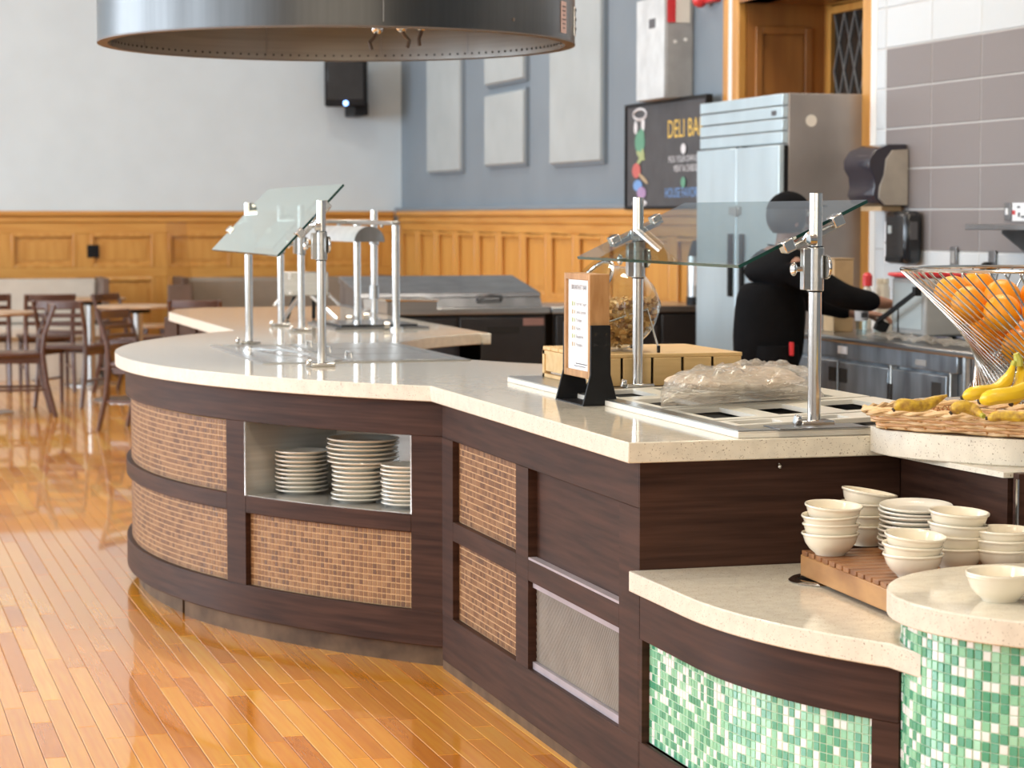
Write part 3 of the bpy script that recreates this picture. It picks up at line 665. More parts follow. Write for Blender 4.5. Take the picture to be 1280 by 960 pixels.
for a in (-92, 40, 66, 98, 140): 
    p = Vector((math.cos(R(a)), math.sin(R(a)), 0)); ro = HR+.0005 if a < 0 else HR-.0405
    obj('seam', MB().obox(p*ro+Vector((0,0,.36)), (.0015, .004, .68), Matrix.Rotation(R(a), 3, 'Z')), M['steel_dark'], h)
for x, y, z, k in ((.10, -.25, .070, 1), (.22, -.15, .088, -1), (.33, -.03, .105, .4)):
    nz = obj('nozzle', MB().tube([(x,y,.70),(x,y,z)], .008, n=8), M['steel_shiny'], h)
    obj('nozzle_ball', MB().ball((x,y,z-.018), .024), M['steel_shiny'], nz)
    obj('nozzle_cap', MB().tube([(x,y,z-.035),(x-.012*k,y,z-.055),(x-.03*k,y,z-.072),(x-.022*k,y,z-.10)], .007, n=6), M['rim'], nz)
a = R(-58); p = Vector((math.cos(a), math.sin(a), 0))
aS = math.atan2(-.35, .80)
def onhood(aa, z, sx, sz, nm, m, d=.002, par=h): 
    p = Vector((math.cos(aa), math.sin(aa), 0))
    return obj(nm, MB().obox(p*(HR+d)+Vector((0,0,z)), (.002, sx, sz), Matrix.Rotation(aa, 3, 'Z')), M[m], par)
M['pink'] = mat('pink_paper', (.62,.43,.40), .6)
s = onhood(-.62, .085, .062, .118, 'paper_label', 'pink', .001)
for i in range(6): onhood(-.62, .125-i*.016, .04-.008*(i%3), .004, 'print_line', 'ink', .0023, s)
lt = onhood(-.40, .085, .05, .11, 'latch', 'steel_shiny', .003)
for i in range(6): onhood(-.40+(.02 if i % 2 else -.02), .04+i*.018, .012, .012, 'latch_bolt', 'hole', .006, lt)
onhood(-1.02, .05, .012, .012, 'scuff_mark', 'rim', .001)

# ================================================================ ROUND STATION: drop-in pan and sneeze guard
t = thing('drop_in_pan', 'rectangular steel drop-in cold pan with lids in the rounded counter', 'serving pan', (1.9, 8.95, .91))
X0, X1, Y0, Y1 = 1.487, 2.27, 8.34, 9.58
obj('flange', MB().box(X0,X0+.035,Y0,Y1,.91,.914).box(X1-.035,X1,Y0,Y1,.91,.914).box(X0+.035,X1-.035,Y0,Y0+.035,.91,.914).box(X0+.035,X1-.035,Y1-.035,Y1,.91,.914), M['steel'], t, w=True)
obj('pan_liner', MB().box(X0+.035,X1-.035,Y0+.035,Y1-.035,.9102,.9108), M['steel_shiny'], t, w=True)
for i, (a, b) in enumerate(((8.40, 8.78), (8.80, 9.16), (9.18, 9.53))):
    l = obj('pan_lid', MB().box(1.82,2.22,a,b,.911,.9145), M['steel'], t, w=True, bevel=.001)
    obj('lid_handle', MB().tube([(1.86,(a+b)/2-.05,.914),(1.86,(a+b)/2-.05,.934),(1.86,(a+b)/2+.05,.934),(1.86,(a+b)/2+.05,.914)], .004), M['steel_shiny'], l, w=True)
obj('divider_bar', MB().box(1.76,1.79,8.38,9.54,.911,.918), M['steel_shiny'], t, w=True)
obj('serving_utensil', MB().tube([(1.60,9.25,.914),(1.66,9.05,.918),(1.67,9.0,.924),(1.74,8.75,.918)], .005).cyl((1.60,9.27,.912),(1.60,9.27,.918),.03), M['steel_shiny'], t, w=True)

def guard(name, label, px, ys, zb, lo, hi, gy, ztop, cz, gm='glass'):
    """posts at x=px; glass sheet from lo=(x,z) to hi=(x,z) between gy"""
    g = thing(name, label, 'sneeze guard', (px, (ys[0]+ys[1])/2, zb))
    dx, dz = hi[0]-lo[0], hi[1]-lo[1]; L = math.hypot(dx, dz); sl = Vector((dx/L, 0, dz/L)); nn = Vector((-dz/L, 0, dx/L))
    m = Matrix((sl, (0,1,0), nn)).transposed()
    c = Vector(((lo[0]+hi[0])/2, (gy[0]+gy[1])/2, (lo[1]+hi[1])/2))
    gp_ = obj('glass_pane', MB().obox(c, (L, gy[1]-gy[0], .008), m), M[gm], g, w=True, smooth=0)
    obj('pane_edge', MB().obox(Vector((c.x, gy[0]-.0006, c.z)), (L, .001, .0082), m).obox(Vector((lo[0], c.y, lo[1]))-sl*.0006, (.001, gy[1]-gy[0], .0082), m), M['glass_edge'], gp_, w=True, smooth=0)
    for y, s in zip(ys, (1, 1)):
        p = obj('post', MB().cyl((px,y,zb+.012), (px,y,ztop), .0165, n=20), M['steel_shiny'], g, w=True)
        obj('base_flange', MB().box(px-.045,px+.045,y-.03,y+.03,zb,zb+.014).cyl((px-.045,y-.02,zb+.015),(px-.06,y-.02,zb+.018),.014), M['steel_shiny'], p, w=True, bevel=.004)
        obj('collar', MB().cyl((px,y,cz[0]), (px,y,cz[1]), .0215, n=20).box(px-.036,px-.016,y-.012,y+.012,cz[0]+.003,cz[1]-.003), M['steel'], p, w=True, bevel=.002)
        obj('collar_ring', MB().cyl((px,y,cz[0]-.003), (px,y,cz[0]), .0185, n=20).cyl((px,y,cz[1]), (px,y,cz[1]+.003), .0185, n=20), M['black'], p, w=True)
        obj('thumb_screw', MB().cyl((px-.036,y,(cz[0]+cz[1])/2), (px-.05,y,(cz[0]+cz[1])/2), .006, n=8).ball((px-.058,y,(cz[0]+cz[1])/2), .013, 10, 8, (.7,1,1.3)), M['steel_shiny'], p, w=True)
        obj('knob_disc', MB().cyl((px+.020,y-.012,(cz[0]+cz[1])/2+.005), (px+.028,y-.012,(cz[0]+cz[1])/2+.005), .030, n=24), M['steel_shiny'], p, w=True, bevel=.002)
        yy = y+.036
        top = c+sl*(L*.20)-nn*.014; bot = c-sl*(L*.16)-nn*.014
        b = obj('bracket_arm', MB().obox(Vector(((top.x+bot.x)/2, yy, (top.z+bot.z)/2)), (L*.42, .024, .014), m), M['steel'], p, w=True, bevel=.002)
        obj('pivot', MB().tube([(px-.012,y,cz[1]+.012), (px-.012,y+.01,cz[1]+.03), (bot.x+dx*.12,yy,bot.z+dz*.12)], .010).cyl((px-.024,y-.012,cz[1]+.018),(px-.006,y-.012,cz[1]+.018),.014), M['steel_shiny'], p, w=True)
        for f in (-.18, .20):
            q = c+sl*(L*f); obj('glass_clamp', MB().obox(Vector((q.x, yy-.016, q.z)), (.030, .040, .030), m), M['steel_shiny'], b, w=True, bevel=.003)
    return g
guard('sneeze_guard', 'steeply tilted glass sneeze guard on the rounded end of the counter', 1.668, (8.16, 9.68), .91, (1.519,1.306), (1.76,1.56), (8.20,9.70), 1.503, (1.291,1.391))
guard('sneeze_guard', 'low-angled glass sneeze guard over the cold well beside the plastic bag', 2.325, (5.30, 6.62), .928, (2.147,1.322), (2.491,1.484), (5.36,6.66), 1.503, (1.262,1.37), 'glass_thin')
guard('sneeze_guard', 'smaller glass sneeze guard behind the first one on the far counter', 2.095, (10.72, 11.24), .91, (1.97,1.30), (2.19,1.53), (10.76,11.28), 1.50, (1.27,1.36))
# heat lamp on a post frame, far counter
t = thing('heat_lamp', 'half-round steel heat lamp on a post frame over the far counter', 'heat lamp', (2.55, 11.3, .91))
for x, y, z in ((2.554,10.736,1.405), (2.541,11.525,1.405), (2.685,11.77,1.48)):
    p = obj('post', MB().cyl((x,y,.91),(x,y,z),.018,n=14), M['steel_shiny'], t, w=True)
    obj('base_flange', MB().cyl((x,y,.91),(x,y,.922),.035,n=16).cyl((x-.035,y,.931),(x-.06,y,.931),.02), M['steel_shiny'], p, w=True)
    if z > 1.45:
        for za, zb_ in ((1.02, 1.09), (1.30, 1.36)): obj('post_sleeve', MB().cyl((x,y,za),(x,y,zb_),.026,n=14), M['steel'], p, w=True)
obj('top_rail', MB().box(2.53,2.57,10.72,12.0,1.405,1.425).box(2.35,2.70,11.74,11.79,1.41,1.43), M['steel'], t, w=True, bevel=.004)
prof = [(.075*math.cos(PI*i/12), .075*math.sin(PI*i/12)) for i in range(13)]
LX, LZ = 2.455, 1.325
mb = MB(); n = len(prof)
mb.add([(LX+a, y, LZ+b) for y in (10.86, 12.3) for a, b in prof]+[(LX+a*.93, y, LZ+b*.93) for y in (10.86, 12.3) for a, b in prof],
       [(i, i+1, n+i+1, n+i) for i in range(n-1)]+[(2*n+i+1, 2*n+i, 3*n+i, 3*n+i+1) for i in range(n-1)]+[(0,n,3*n,2*n),(n-1,2*n-1,4*n-1,3*n-1)])
sh = obj('lamp_shade', mb, mat('white_enamel_steel', (.62,.63,.63), .3, .5), t, w=True)
for yy in (10.858, 12.302): obj('end_cap', MB().add([(LX+a, yy, LZ+b) for a, b in prof], [tuple(range(n))]), M['steel_dark'], sh, w=True)
obj('hanger', MB().cyl((LX+.08,10.95,LZ+.07),(2.54,10.95,1.41),.008).cyl((LX+.08,11.95,LZ+.07),(2.54,11.95,1.41),.008), M['steel'], t, w=True)
t = thing('griddle_plate', 'flat black-rimmed hot plate let into the far counter under the heat lamp', 'hot plate', (2.5, 11.12, .91))
obj('plate', MB().box(2.31,2.69,10.85,11.39,.911,.93), M['black_gloss'], t, w=True, bevel=.004)
obj('rim', MB().box(2.27,2.73,10.79,10.82,.91,.92).box(2.27,2.73,11.42,11.45,.91,.92).box(2.27,2.30,10.82,11.42,.91,.92).box(2.70,2.73,10.82,11.42,.91,.92), M['steel_dark'], t, w=True)
t = thing('equipment_rack', 'small steel panel on crossed legs on the far counter', 'rack', (2.33, 11.82, .91))
c = D(382, 12.0, 0)
obj('panel', MB().obox((c.x, c.y, 1.10), (.235, .03, .125), Matrix.Rotation(-YAW*.6, 3, 'Z')), M['niche'], t, w=True, bevel=.006)
for s in (-1, 1):
    obj('leg', MB().tube([(c.x+s*.03, c.y, .04+1.0), (c.x+s*.14, c.y-.10, .918)], .011), M['steel_shiny'], t, w=True)
    obj('leg', MB().tube([(c.x+s*.05, c.y+.03, 1.04), (c.x+s*.07, c.y+.14, .918)], .011), M['black'], t, w=True)
    obj('side_arm', MB().tube([(c.x+s*.115, c.y, 1.05), (c.x+s*.17, c.y-.03, .99)], .009), M['steel_shiny'], t, w=True)
for s in (-.085, .085):
    for z in (1.145, 1.13, 1.055): obj('bolt', MB().cyl((c.x+s, c.y-.012, z), (c.x+s, c.y-.03, z), .007, n=8), M['paint_white'], t, w=True)
t = thing('steel_pan', 'shallow steel pan standing at the back edge of the far counter', 'pan', D(507, 12.9, .91))
obj('pan_body', MB().box(-.14,.14,-.15,.15,0,.006).box(-.14,.14,-.15,-.144,.006,.075).box(-.14,.14,.144,.15,.006,.075).box(-.14,-.134,-.144,.144,.006,.075).box(.134,.14,-.144,.144,.006,.075), M['steel'], t)
obj('pan_rim', MB().tube([(-.145,-.155,.078),(.145,-.155,.078),(.145,.155,.078),(-.145,.155,.078)], .009, closed=True), M['steel_shiny'], t)

# ================================================================ RIGHT STATION: cold well, plates, bag, crate, jar, menu
t = thing('cold_well', 'drop-in cold well with ivory template plates, dark openings and a pale raised rim', 'cold well', (2.4, 6.1, .91))
W0, W1, V0, V1 = 2.088, 2.80, 5.212, 7.22
obj('rim_edge', MB().box(W0,W0+.006,V0,V1,.91,.926).box(W0+.006,W1,V0,V0+.006,.91,.926).box(W1-.006,W1,V0+.006,V1,.91,.926).box(W0+.006,W1-.006,V1-.006,V1,.91,.926), M['plastic_white'], t, w=True, bevel=.002)
obj('flange', MB().box(W0+.001,W0+.045,V0+.001,V1,.926,.929).box(W1-.05,W1,V0+.001,V1,.926,.929).box(W0+.045,W1-.05,V0+.001,V0+.04,.926,.929).box(W0+.045,W1-.05,6.575,V1,.926,.929), M['steel'], t, w=True)
obj('well', MB().box(W0+.01,W1-.01,V0+.01,V1-.01,.911,.913), M['hole'], t, w=True)
def plate(y0, y1, wins, dz=0, m_=.045):
    x0, x1 = W0+.047, W1-.052; sl = .033
    zz = lambda x: .929+dz+(x-x0)*sl
    xs = sorted({x0, x1}|{a for w_ in wins for a in w_}); y0i, y1i = y0+m_, y1-m_
    mb = MB()
    def slab(a, b, c, d):
        mb.add([(a,c,zz(a)-.012),(b,c,zz(b)-.012),(b,d,zz(b)-.012),(a,d,zz(a)-.012),(a,c,zz(a)),(b,c,zz(b)),(b,d,zz(b)),(a,d,zz(a))],
               [(0,3,2,1),(4,5,6,7),(0,1,5,4),(1,2,6,5),(2,3,7,6),(3,0,4,7)])
    slab(x0, x1, y0, y0i); slab(x0, x1, y1i, y1)
    for a, b in zip(xs, xs[1:]):
        if (a, b) not in wins: slab(a, b, y0i, y1i)
    p = obj('template_plate', mb, M['plastic_white'], t, w=True, smooth=0)
    for a, b in wins:
        z = .9155
        obj('insert_pan', MB().box(a-.004,b+.004,y0i-.004,y1i+.004,z-.002,z), M['hole'], p, w=True)
WINS = [(2.155,2.275),(2.335,2.455),(2.525,2.665)]
plate(5.345, 5.475, WINS, 0, .025); plate(5.50, 5.86, WINS); plate(5.885, 6.22, WINS); plate(6.245, 6.565, WINS, -.002)
tag(obj('cover_plate', MB().box(2.19,2.425,5.196,5.30,.9292,.9325), M['steel_dark'], bevel=.001), 'thin flat steel plate under the nearest sneeze guard post', 'plate')
# guard base sits on it
bag = MB(); nx, ny = 46, 30
hgt = {}
rnd = random.Random(3)
from mathutils import noise
vs = []; fs = []
for i in range(nx+1):
    for j in range(ny+1):
        u = i/nx*2-1; v_ = j/ny*2-1
        s = max(0, 1-abs(u)**3.2)*max(0, 1-abs(v_)**2.6)
        p = Vector((u*3, v_*2, 0))
        hh = .010+.082*s**.5*(.80+.30*noise.noise(p*.9+Vector((4,1,0))))+.020*noise.noise(p*2.3)*s**.3+.009*abs(noise.noise(p*5))*s**.2
        x = 2.425+u*.27*(1+.07*noise.noise(Vector((v_*2, 5, u))))+v_*.10; y = 6.03+v_*.27*(1+.10*noise.noise(Vector((u*2, 9, v_))))+u*.09
        vs.append((x, y, .952+max(.004, hh)))
k = ny+1
for i in range(nx):
    for j in range(ny): fs.append((i*k+j, (i+1)*k+j, (i+1)*k+j+1, i*k+j+1))
nb = len(vs); vs += [(a, b, .952) for a, b, c in vs]
fs += [(f[3]+nb, f[2]+nb, f[1]+nb, f[0]+nb) for f in fs]
ring_ = [i*k for i in range(nx+1)]+[nx*k+j for j in range(1, ny+1)]+[i*k+ny for i in range(nx-1, -1, -1)]+[j for j in range(ny-1, 0, -1)]
fs += [(a, b, b+nb, a+nb) for a, b in zip(ring_, ring_[1:]+ring_[:1])]
t = thing('plastic_bag', 'crumpled clear plastic bag with pale contents lying on the cold well', 'bag', (2.455, 6.1, .952))
obj('film', MB().add(vs, fs), M['film'], t, w=True, smooth=70)
c_ = MB(); c_.ball((2.40, 6.02, .990), .20, 24, 12, (1.0,.85,.14)).ball((2.52, 6.16, .990), .12, 20, 10, (1,1,.24))
obj('contents', c_, mat('pale_bread', (.66,.50,.36), .8, var=.10, scale=(20,20,20)), t, w=True)

# pine crate used as a riser
t = thing('pine_crate', 'pale slatted pine crate standing upside down on the cold well', 'crate', (2.44, 6.92, .929))
KX0, KX1, KY0, KY1, KZ0, KZ1 = 2.195, 2.686, 6.67, 7.18, .930, 1.028
for i in range(6):
    a = KY0+(KY1-KY0)*i/6; obj('slat', MB().box(KX0, KX1, a+.003, a+(KY1-KY0)/6-.004, KZ1-.012, KZ1), M['pine'], t, w=True, bevel=.002)
xw = (KX1-KX0)/5
for i in range(5): obj('slat', MB().box(KX0+i*xw+(.004 if i else 0), KX0+(i+1)*xw-.005, KY0, KY0+.012, KZ0, KZ1-.0125), M['pine'], t, w=True, bevel=.002)
obj('side_board', MB().box(KX0, KX0+.010, KY0+.03, KY1-.03, KZ0+.02, KZ1-.024), M['pine'], t, w=True)
for z in (KZ0, KZ1-.024): obj('side_rail', MB().box(KX0-.004, KX0+.012, KY0+.013, KY1-.013, z, z+.0115), M['pine'], t, w=True)
for x, y in ((KX0-.004, KY0+.013), (KX0-.004, KY1-.034), (KX1-.022, KY0+.013), (KX1-.022, KY1-.034)): obj('corner_post', MB().box(x, x+.022, y, y+.022, KZ0, KZ1-.0122), M['pine'], t, w=True)
obj('side_board', MB().box(KX1-.010, KX1, KY0+.03, KY1-.03, KZ0, KZ1-.013), M['pine'], t, w=True)
obj('added_shade_sheet', MB().box(KX0+.015, KX1-.015, KY0+.05, KY0+.056, KZ0, KZ1-.013), M['hole'], t, w=True)  # added dark sheet stands in for the shade inside the crate

# tilted jar of granola on a wire stand
JC = Vector((D(773, 7.22).x, D(773, 7.22).y, 1.162)); ax = Vector((-.80, -.12, .60)).normalized()
t = thing('granola_jar', 'tilted round glass jar of granola on a wire stand on the crate', 'jar', (JC.x, JC.y, KZ1))
mj = ax.to_track_quat('Z', 'Y').to_matrix()
jr = .130
prof = [(0,-jr*.80),(jr*.55,-jr*.80),(jr*.78,-jr*.66),(jr*.95,-jr*.32),(jr,0),(jr*.95,jr*.34),(jr*.80,jr*.62),(jr*.70,jr*.74),(jr*.72,jr*.90)]
obj('glass_body', MB().lathe(prof+[(r-.004, z) for r, z in prof[::-1] if r > .01]+[(0,-jr*.80+.004)], JC, 40, mj), M['jar'], t, w=True, smooth=60)
obj('lid', MB().lathe([(0,jr*.93),(jr*.76,jr*.93),(jr*.78,jr*.98),(jr*.74,jr*1.04),(jr*.3,jr*1.07),(0,jr*1.07)], JC, 32, mj), M['jar'], t, w=True, smooth=50)
obj('mouth_ring', MB().tube([JC+mj @ Vector((jr*.72*math.cos(2*PI*i/28), jr*.72*math.sin(2*PI*i/28), jr*.90)) for i in range(28)], .006, closed=True), M['steel_shiny'], t, w=True)
g = MB(); rg = random.Random(5)
n = 0
while n < 900:
    q = Vector((rg.uniform(-1,1), rg.uniform(-1,1), rg.uniform(-1,1)))
    if q.length > .93 or q.z > .16+.10*q.x: continue
    if q.length < .70 and q.z < 0: continue
    loc = mj.inverted() @ (q*jr)
    if loc.z < -jr*.68: continue
    c = JC+q*jr; r = rg.uniform(.004, .0085)
    m = Matrix.Rotation(rg.random()*6, 3, 'X') @ Matrix.Rotation(rg.random()*6, 3, 'Z')
    g.obox(c, (r*2, r*1.4, r*1.2), m); n += 1
obj('granola', g, M['granola'], t, w=True, smooth=0, kind='stuff')
gc = JC+Vector((0,0,-.02))
obj('granola_core', MB().ball((JC.x, JC.y, JC.z-.032), jr*.70, 20, 12, (1,1,.62)), M['granola'], t, w=True)
q0 = JC+Vector((.055,-.085,.0)); 
st = obj('wire_stand', MB().tube([(JC.x-.09,JC.y-.10,JC.z-.045), (q0.x,q0.y-.03,q0.z+.0), (JC.x+.088,JC.y-.125,KZ1+.012)], .0035).tube([(JC.x-.09,JC.y+.10,JC.z-.045), (q0.x,JC.y+.115,q0.z), (JC.x+.088,JC.y+.125,KZ1+.012)], .0035).tube([(JC.x-.09,JC.y-.10,JC.z-.045), (JC.x-.115,JC.y-.11,KZ1+.012)], .0035).tube([(JC.x-.09,JC.y+.10,JC.z-.045), (JC.x-.115,JC.y+.11,KZ1+.012)], .0035).tube([(q0.x,q0.y-.03,q0.z),(q0.x+.03,JC.y,q0.z-.06),(q0.x,JC.y+.115,q0.z)], .0035), M['steel_shiny'], t, w=True)
for x, y in ((.088,-.125),(.088,.125),(-.115,-.11),(-.115,.11)): obj('rubber_foot', MB().cyl((JC.x+x,JC.y+y,KZ1),(JC.x+x,JC.y+y,KZ1+.022),.0055,n=8), M['black'], st, w=True)

# menu stand
t = thing('menu_stand', 'tall narrow wood framed breakfast menu on flared black feet', 'menu stand', (2.075, 6.345, .91))
MX, MW, MY0, MY1, MZ0, MZ1 = 2.075, .060, 6.235, 6.475, .985, 1.283
obj('frame_side', MB().box(MX-MW/2,MX+MW/2,MY0,MY0+.018,MZ0,MZ1), M['frame_wood'], t, w=True, bevel=.002)
obj('frame_side', MB().box(MX-MW/2,MX+MW/2,MY1-.018,MY1,MZ0,MZ1), M['frame_wood'], t, w=True, bevel=.002)
obj('frame_top', MB().box(MX-MW/2,MX+MW/2,MY0+.018,MY1-.018,MZ1-.018,MZ1), M['frame_wood'], t, w=True, bevel=.002)
obj('frame_bottom', MB().box(MX-MW/2,MX+MW/2,MY0+.018,MY1-.018,MZ0,MZ0+.02), M['frame_wood'], t, w=True, bevel=.002)
pg = obj('paper_sheet', MB().box(MX-MW/2+.008,MX+MW/2-.008,MY0+.018,MY1-.018,MZ0+.02,MZ1-.018), M['paper'], t, w=True)
PX = MX-MW/2+.0078; U2, V2 = (0,-1,0), (0,0,1)
yc = (MY0+MY1)/2
obj('lettering', text_mb('BREAKFAST BAR', .0195, (PX, yc, 1.236), U2, V2), M['ink'], pg, w=True)
for i, s in enumerate(('Fat Free Yogurt', 'Sweet Granola', 'Pumpkin', 'Raisins', 'Blueberries', 'Pineapple')):
    z = 1.190-.0235*i
    obj('lettering', text_mb(s, .0150, (PX, yc+.025, z), U2, V2, 'LEFT'), M['ink'], pg, w=True)
    obj('food_icon', MB().box(PX-.0006,PX,yc+.055,yc+.067,z-.002,z+.011).box(PX-.0006,PX,yc+.038,yc+.046,z-.001,z+.010), M['ch_tan' if i % 2 else 'ch_lime'], pg, w=True)
obj('fine_print', MB().box(PX-.0006,PX,yc-.075,yc+.03,MZ0+.036,MZ0+.039).box(PX-.0006,PX,yc-.06,yc+.045,MZ0+.029,MZ0+.0315), M['ink'], pg, w=True)
for y, s in ((MY0-.012, -1), (MY1+.002, 1)):
    mb = MB(); pr = [(-.052,.0),(.052,.0),(.030,.085),(.029,.225),(-.029,.225),(-.030,.085)]
    mb.add([(MX+a, yy, .9135+b) for yy in (y, y+.010) for a, b in pr], [tuple(range(6)), tuple(range(11,5,-1))]+[(i,6+i,6+(i+1)%6,(i+1)%6) for i in range(6)])
    f = obj('foot', mb, M['black'], t, w=True, bevel=.001)
    for a, b in ((-.016,.20),(.016,.20),(-.016,.17),(.016,.17)):
        obj('bolt', MB().cyl((MX+a, y-.0005 if s < 0 else y+.0105, .9135+b), (MX+a, y-.002 if s < 0 else y+.012, .9135+b), .005, n=8), M['black_gloss'], f, w=True)
obj('base_plate', MB().box(MX-.052,MX+.052,MY0-.012,MY1+.012,.910,.9135), M['black'], t, w=True)

# ================================================================ CROCKERY
def bowl_mesh(r=.0665, hh=.052):
    k = r/.0665
    pr = [(0,.003),(.026*k,.003),(.030*k,0),(.034*k,0),(.036*k,.004),(.048*k,.014),(.058*k,.028),(.0625*k,.042),(.063*k,.045),(.0665*k,.047),(.0672*k,.0495),(.0660*k,.052),(.0625*k,.052),(.0600*k,.048),(.0560*k,.032),(.044*k,.016),(.028*k,.0085),(0,.008)]
    return MB().lathe(pr, n=40).mesh('bowl', smooth=60)
def plate_mesh(r):
    pr = [(0,.002),(r*.52,.002),(r*.55,0),(r*.60,0),(r*.63,.003),(r*.80,.0085),(r*.985,.0145),(r,.0165),(r*.99,.019),(r*.965,.0185),(r*.80,.0128),(r*.66,.007),(r*.58,.0055),(0,.0055)]
    return MB().lathe(pr, n=40).mesh('plate', smooth=60)
bm_ = bowl_mesh(); bm_.materials.append(M['china'])
pm_s, pm_m, pm_l = plate_mesh(.0845), plate_mesh(.092), plate_mesh(.122)
for q in (pm_s, pm_m, pm_l): q.materials.append(M['china_white'])
ORD = ['lowest', 'second', 'third', 'fourth', 'fifth', 'sixth', 'seventh', 'eighth', 'ninth', 'tenth', 'eleventh', 'twelfth', 'thirteenth', 'fourteenth']
def stack(me, name, cat, x, y, z, n, step, lab, group, jit=.003, tilt=.02, tilts=None):
    for i in range(n):
        o = link(name, me, None); o.location = (x+rnd.uniform(-jit,jit), y+rnd.uniform(-jit,jit), z+i*step)
        a, b = (tilts[i] if tilts and i < len(tilts) and tilts[i] else (rnd.uniform(-tilt,tilt) if i else 0, rnd.uniform(-tilt,tilt) if i else 0))
        o.rotation_euler = (a, b, 0 if tilts and i < len(tilts) and tilts[i] else rnd.random()*6)
        pos = 'top' if i == n-1 else ('bottom' if i == 0 else ORD[i]+' from the bottom')
        tag(o, '%s %s, %s' % (pos, cat, lab), cat, group)
BZ = .6672
stack(bm_, 'bowl', 'bowl', 2.195, 4.90, BZ, 4, .0215, 'in the left-end stack on the wooden board', 'cream bowls on the wooden board', .003, .03, [None, None, (.03,-.04), (.07,.03)])
stack(bm_, 'bowl', 'bowl', 2.228, 4.545, BZ, 3, .0205, 'in the front stack on the wooden board', 'cream bowls on the wooden board', .003, .03, [None, (.05,.04), (.085,.05)])
stack(bm_, 'bowl', 'bowl', 2.368, 4.615, BZ, 4, .026, 'in the stack right of the small plates', 'cream bowls on the wooden board', .004, .03, [None, (.0,.03), (.03,.06), (.06,.04)])
stack(bm_, 'bowl', 'bowl', 2.34, 5.02, BZ, 4, .026, 'in the stack half hidden left of the small plates', 'cream bowls on the wooden board', .003, .03, [None, None, (0,.03), (.03,.16)])
stack(bm_, 'bowl', 'bowl', 2.455, 4.56, BZ, 3, .021, 'in the stack cut off by the end cabinet', 'cream bowls on the wooden board', .002, .02)
stack(pm_s, 'plate', 'plate', 2.375, 4.835, BZ, 10, .0110, 'of the small plate stack on the wooden board', 'small cream plates on the wooden board', .003, .012, [None]*8+[(.05,.01), (.06,-.02)])
stack(bm_, 'bowl', 'bowl', 2.163, 4.03, .7002, 2, .006, 'of the two on the round mosaic drum top', 'cream bowls on the round top', .001, 0, [None, (.03,-.01)])
NB = .4903
stack(pm_m, 'plate', 'plate', 1.535, 7.865, NB, 10, .0147, 'of the left plate stack in the steel niche', 'plates in the counter niche', .003, .012)
stack(pm_m, 'plate', 'plate', 1.672, 7.575, NB, 8, .0152, 'of the middle plate stack in the steel niche', 'plates in the counter niche', .003, .012)
stack(pm_l, 'plate', 'large plate', 1.690, 7.590, NB+8*.0152, 6, .0150, 'on top of the middle plate stack in the niche', 'large plates in the counter niche', .003, .012)
stack(pm_m, 'plate', 'plate', 1.80, 7.398, NB, 10, .0137, 'of the right plate stack in the steel niche', 'plates in the counter niche', .003, .012)

# acacia board with grooves, on round steel rings
t = thing('serving_board', 'thick slatted acacia wood board holding stacks of bowls', 'board', (2.30, 4.72, .606), R(-3))
obj('base_block', MB().box(-.155, .19, -.30, .265, 0, .050), M['board_end'], t, bevel=.003)
n = 13
for i in range(n):
    a = -.30+.565*i/n; obj('slat', MB().box(-.155, .19, a+.0, a+.565/n-.0095, .050, .061), M['board'], t, bevel=.0015)
for x, y, lab in ((2.215, 4.945, 'under the left end of the wooden board'), (2.268, 4.60, 'under the wooden board beside the round mosaic drum')):
    t = thing('steel_ring', 'round steel ring '+lab, 'ring', (x, y, .597), group='steel rings under the board')
    obj('rim', MB().lathe([(.095,0),(.098,.003),(.092,.0075),(.082,.0085),(.078,.004),(.078,0)], n=40), M['steel_shiny'], t, smooth=60)
    obj('plate', MB().cyl((0,0,.0005),(0,0,.003),.078,n=32), M['black'], t)
tag(obj('hook', MB().cyl((2.20,5.2345,.843),(2.20,5.222,.843),.003,n=8).ball((2.20,5.218,.838),.006), M['steel_shiny']), 'tiny steel hook on the dark end panel under the worktop', 'hook')
# ================================================================ FRUIT
def PZ(px, py, d): q = D(px, d); q.z = EYE-(py-271)*d/FPX; return q
BC = Vector((2.995, 5.48, .9358))
t = thing('wire_fruit_bowl', 'twisted steel wire fruit bowl filled with oranges', 'fruit bowl', BC)
R1, Z1, R2, Z2, RWAIST = .3155, .366, .175, .004, .118
dth = math.acos(RWAIST/R1)+math.acos(RWAIST/R2)
A = Vector((R1, 0, Z1)); B = Vector((R2*math.cos(dth), R2*math.sin(dth), Z2))
wm = MB().tube([A+Vector((0,0,.004)), A, B], .0026, n=5).mesh('wire'); wm.materials.append(M['steel_shiny'])
for i in range(54): o = link('wire', wm, None, t); o.rotation_euler = (0,0,2*PI*i/54)
obj('rim_ring', MB().tube([(R1*math.cos(2*PI*i/72), R1*math.sin(2*PI*i/72), Z1+.006) for i in range(72)], .005, closed=True), M['steel_shiny'], t)
obj('foot_ring', MB().tube([(R2*math.cos(2*PI*i/56), R2*math.sin(2*PI*i/56), .005) for i in range(56)], .005, closed=True), M['steel_shiny'], t)
om = MB().ball((0,0,0), .0495, 28, 18, (1,1,.95)); om.v = [(x, y, z-(.004*math.exp(-((x*x+y*y)/.00012)) if z > 0 else -.002*math.exp(-((x*x+y*y)/.0001)))) for x, y, z in om.v]
ome = om.mesh('orange', smooth=80); ome.materials.append(M['orange'])
sm = MB().cyl((0,0,.0418),(0,0,.0448),.0045,n=6); sme = sm.mesh('stem_scar'); sme.materials.append(M['banana_dark'])
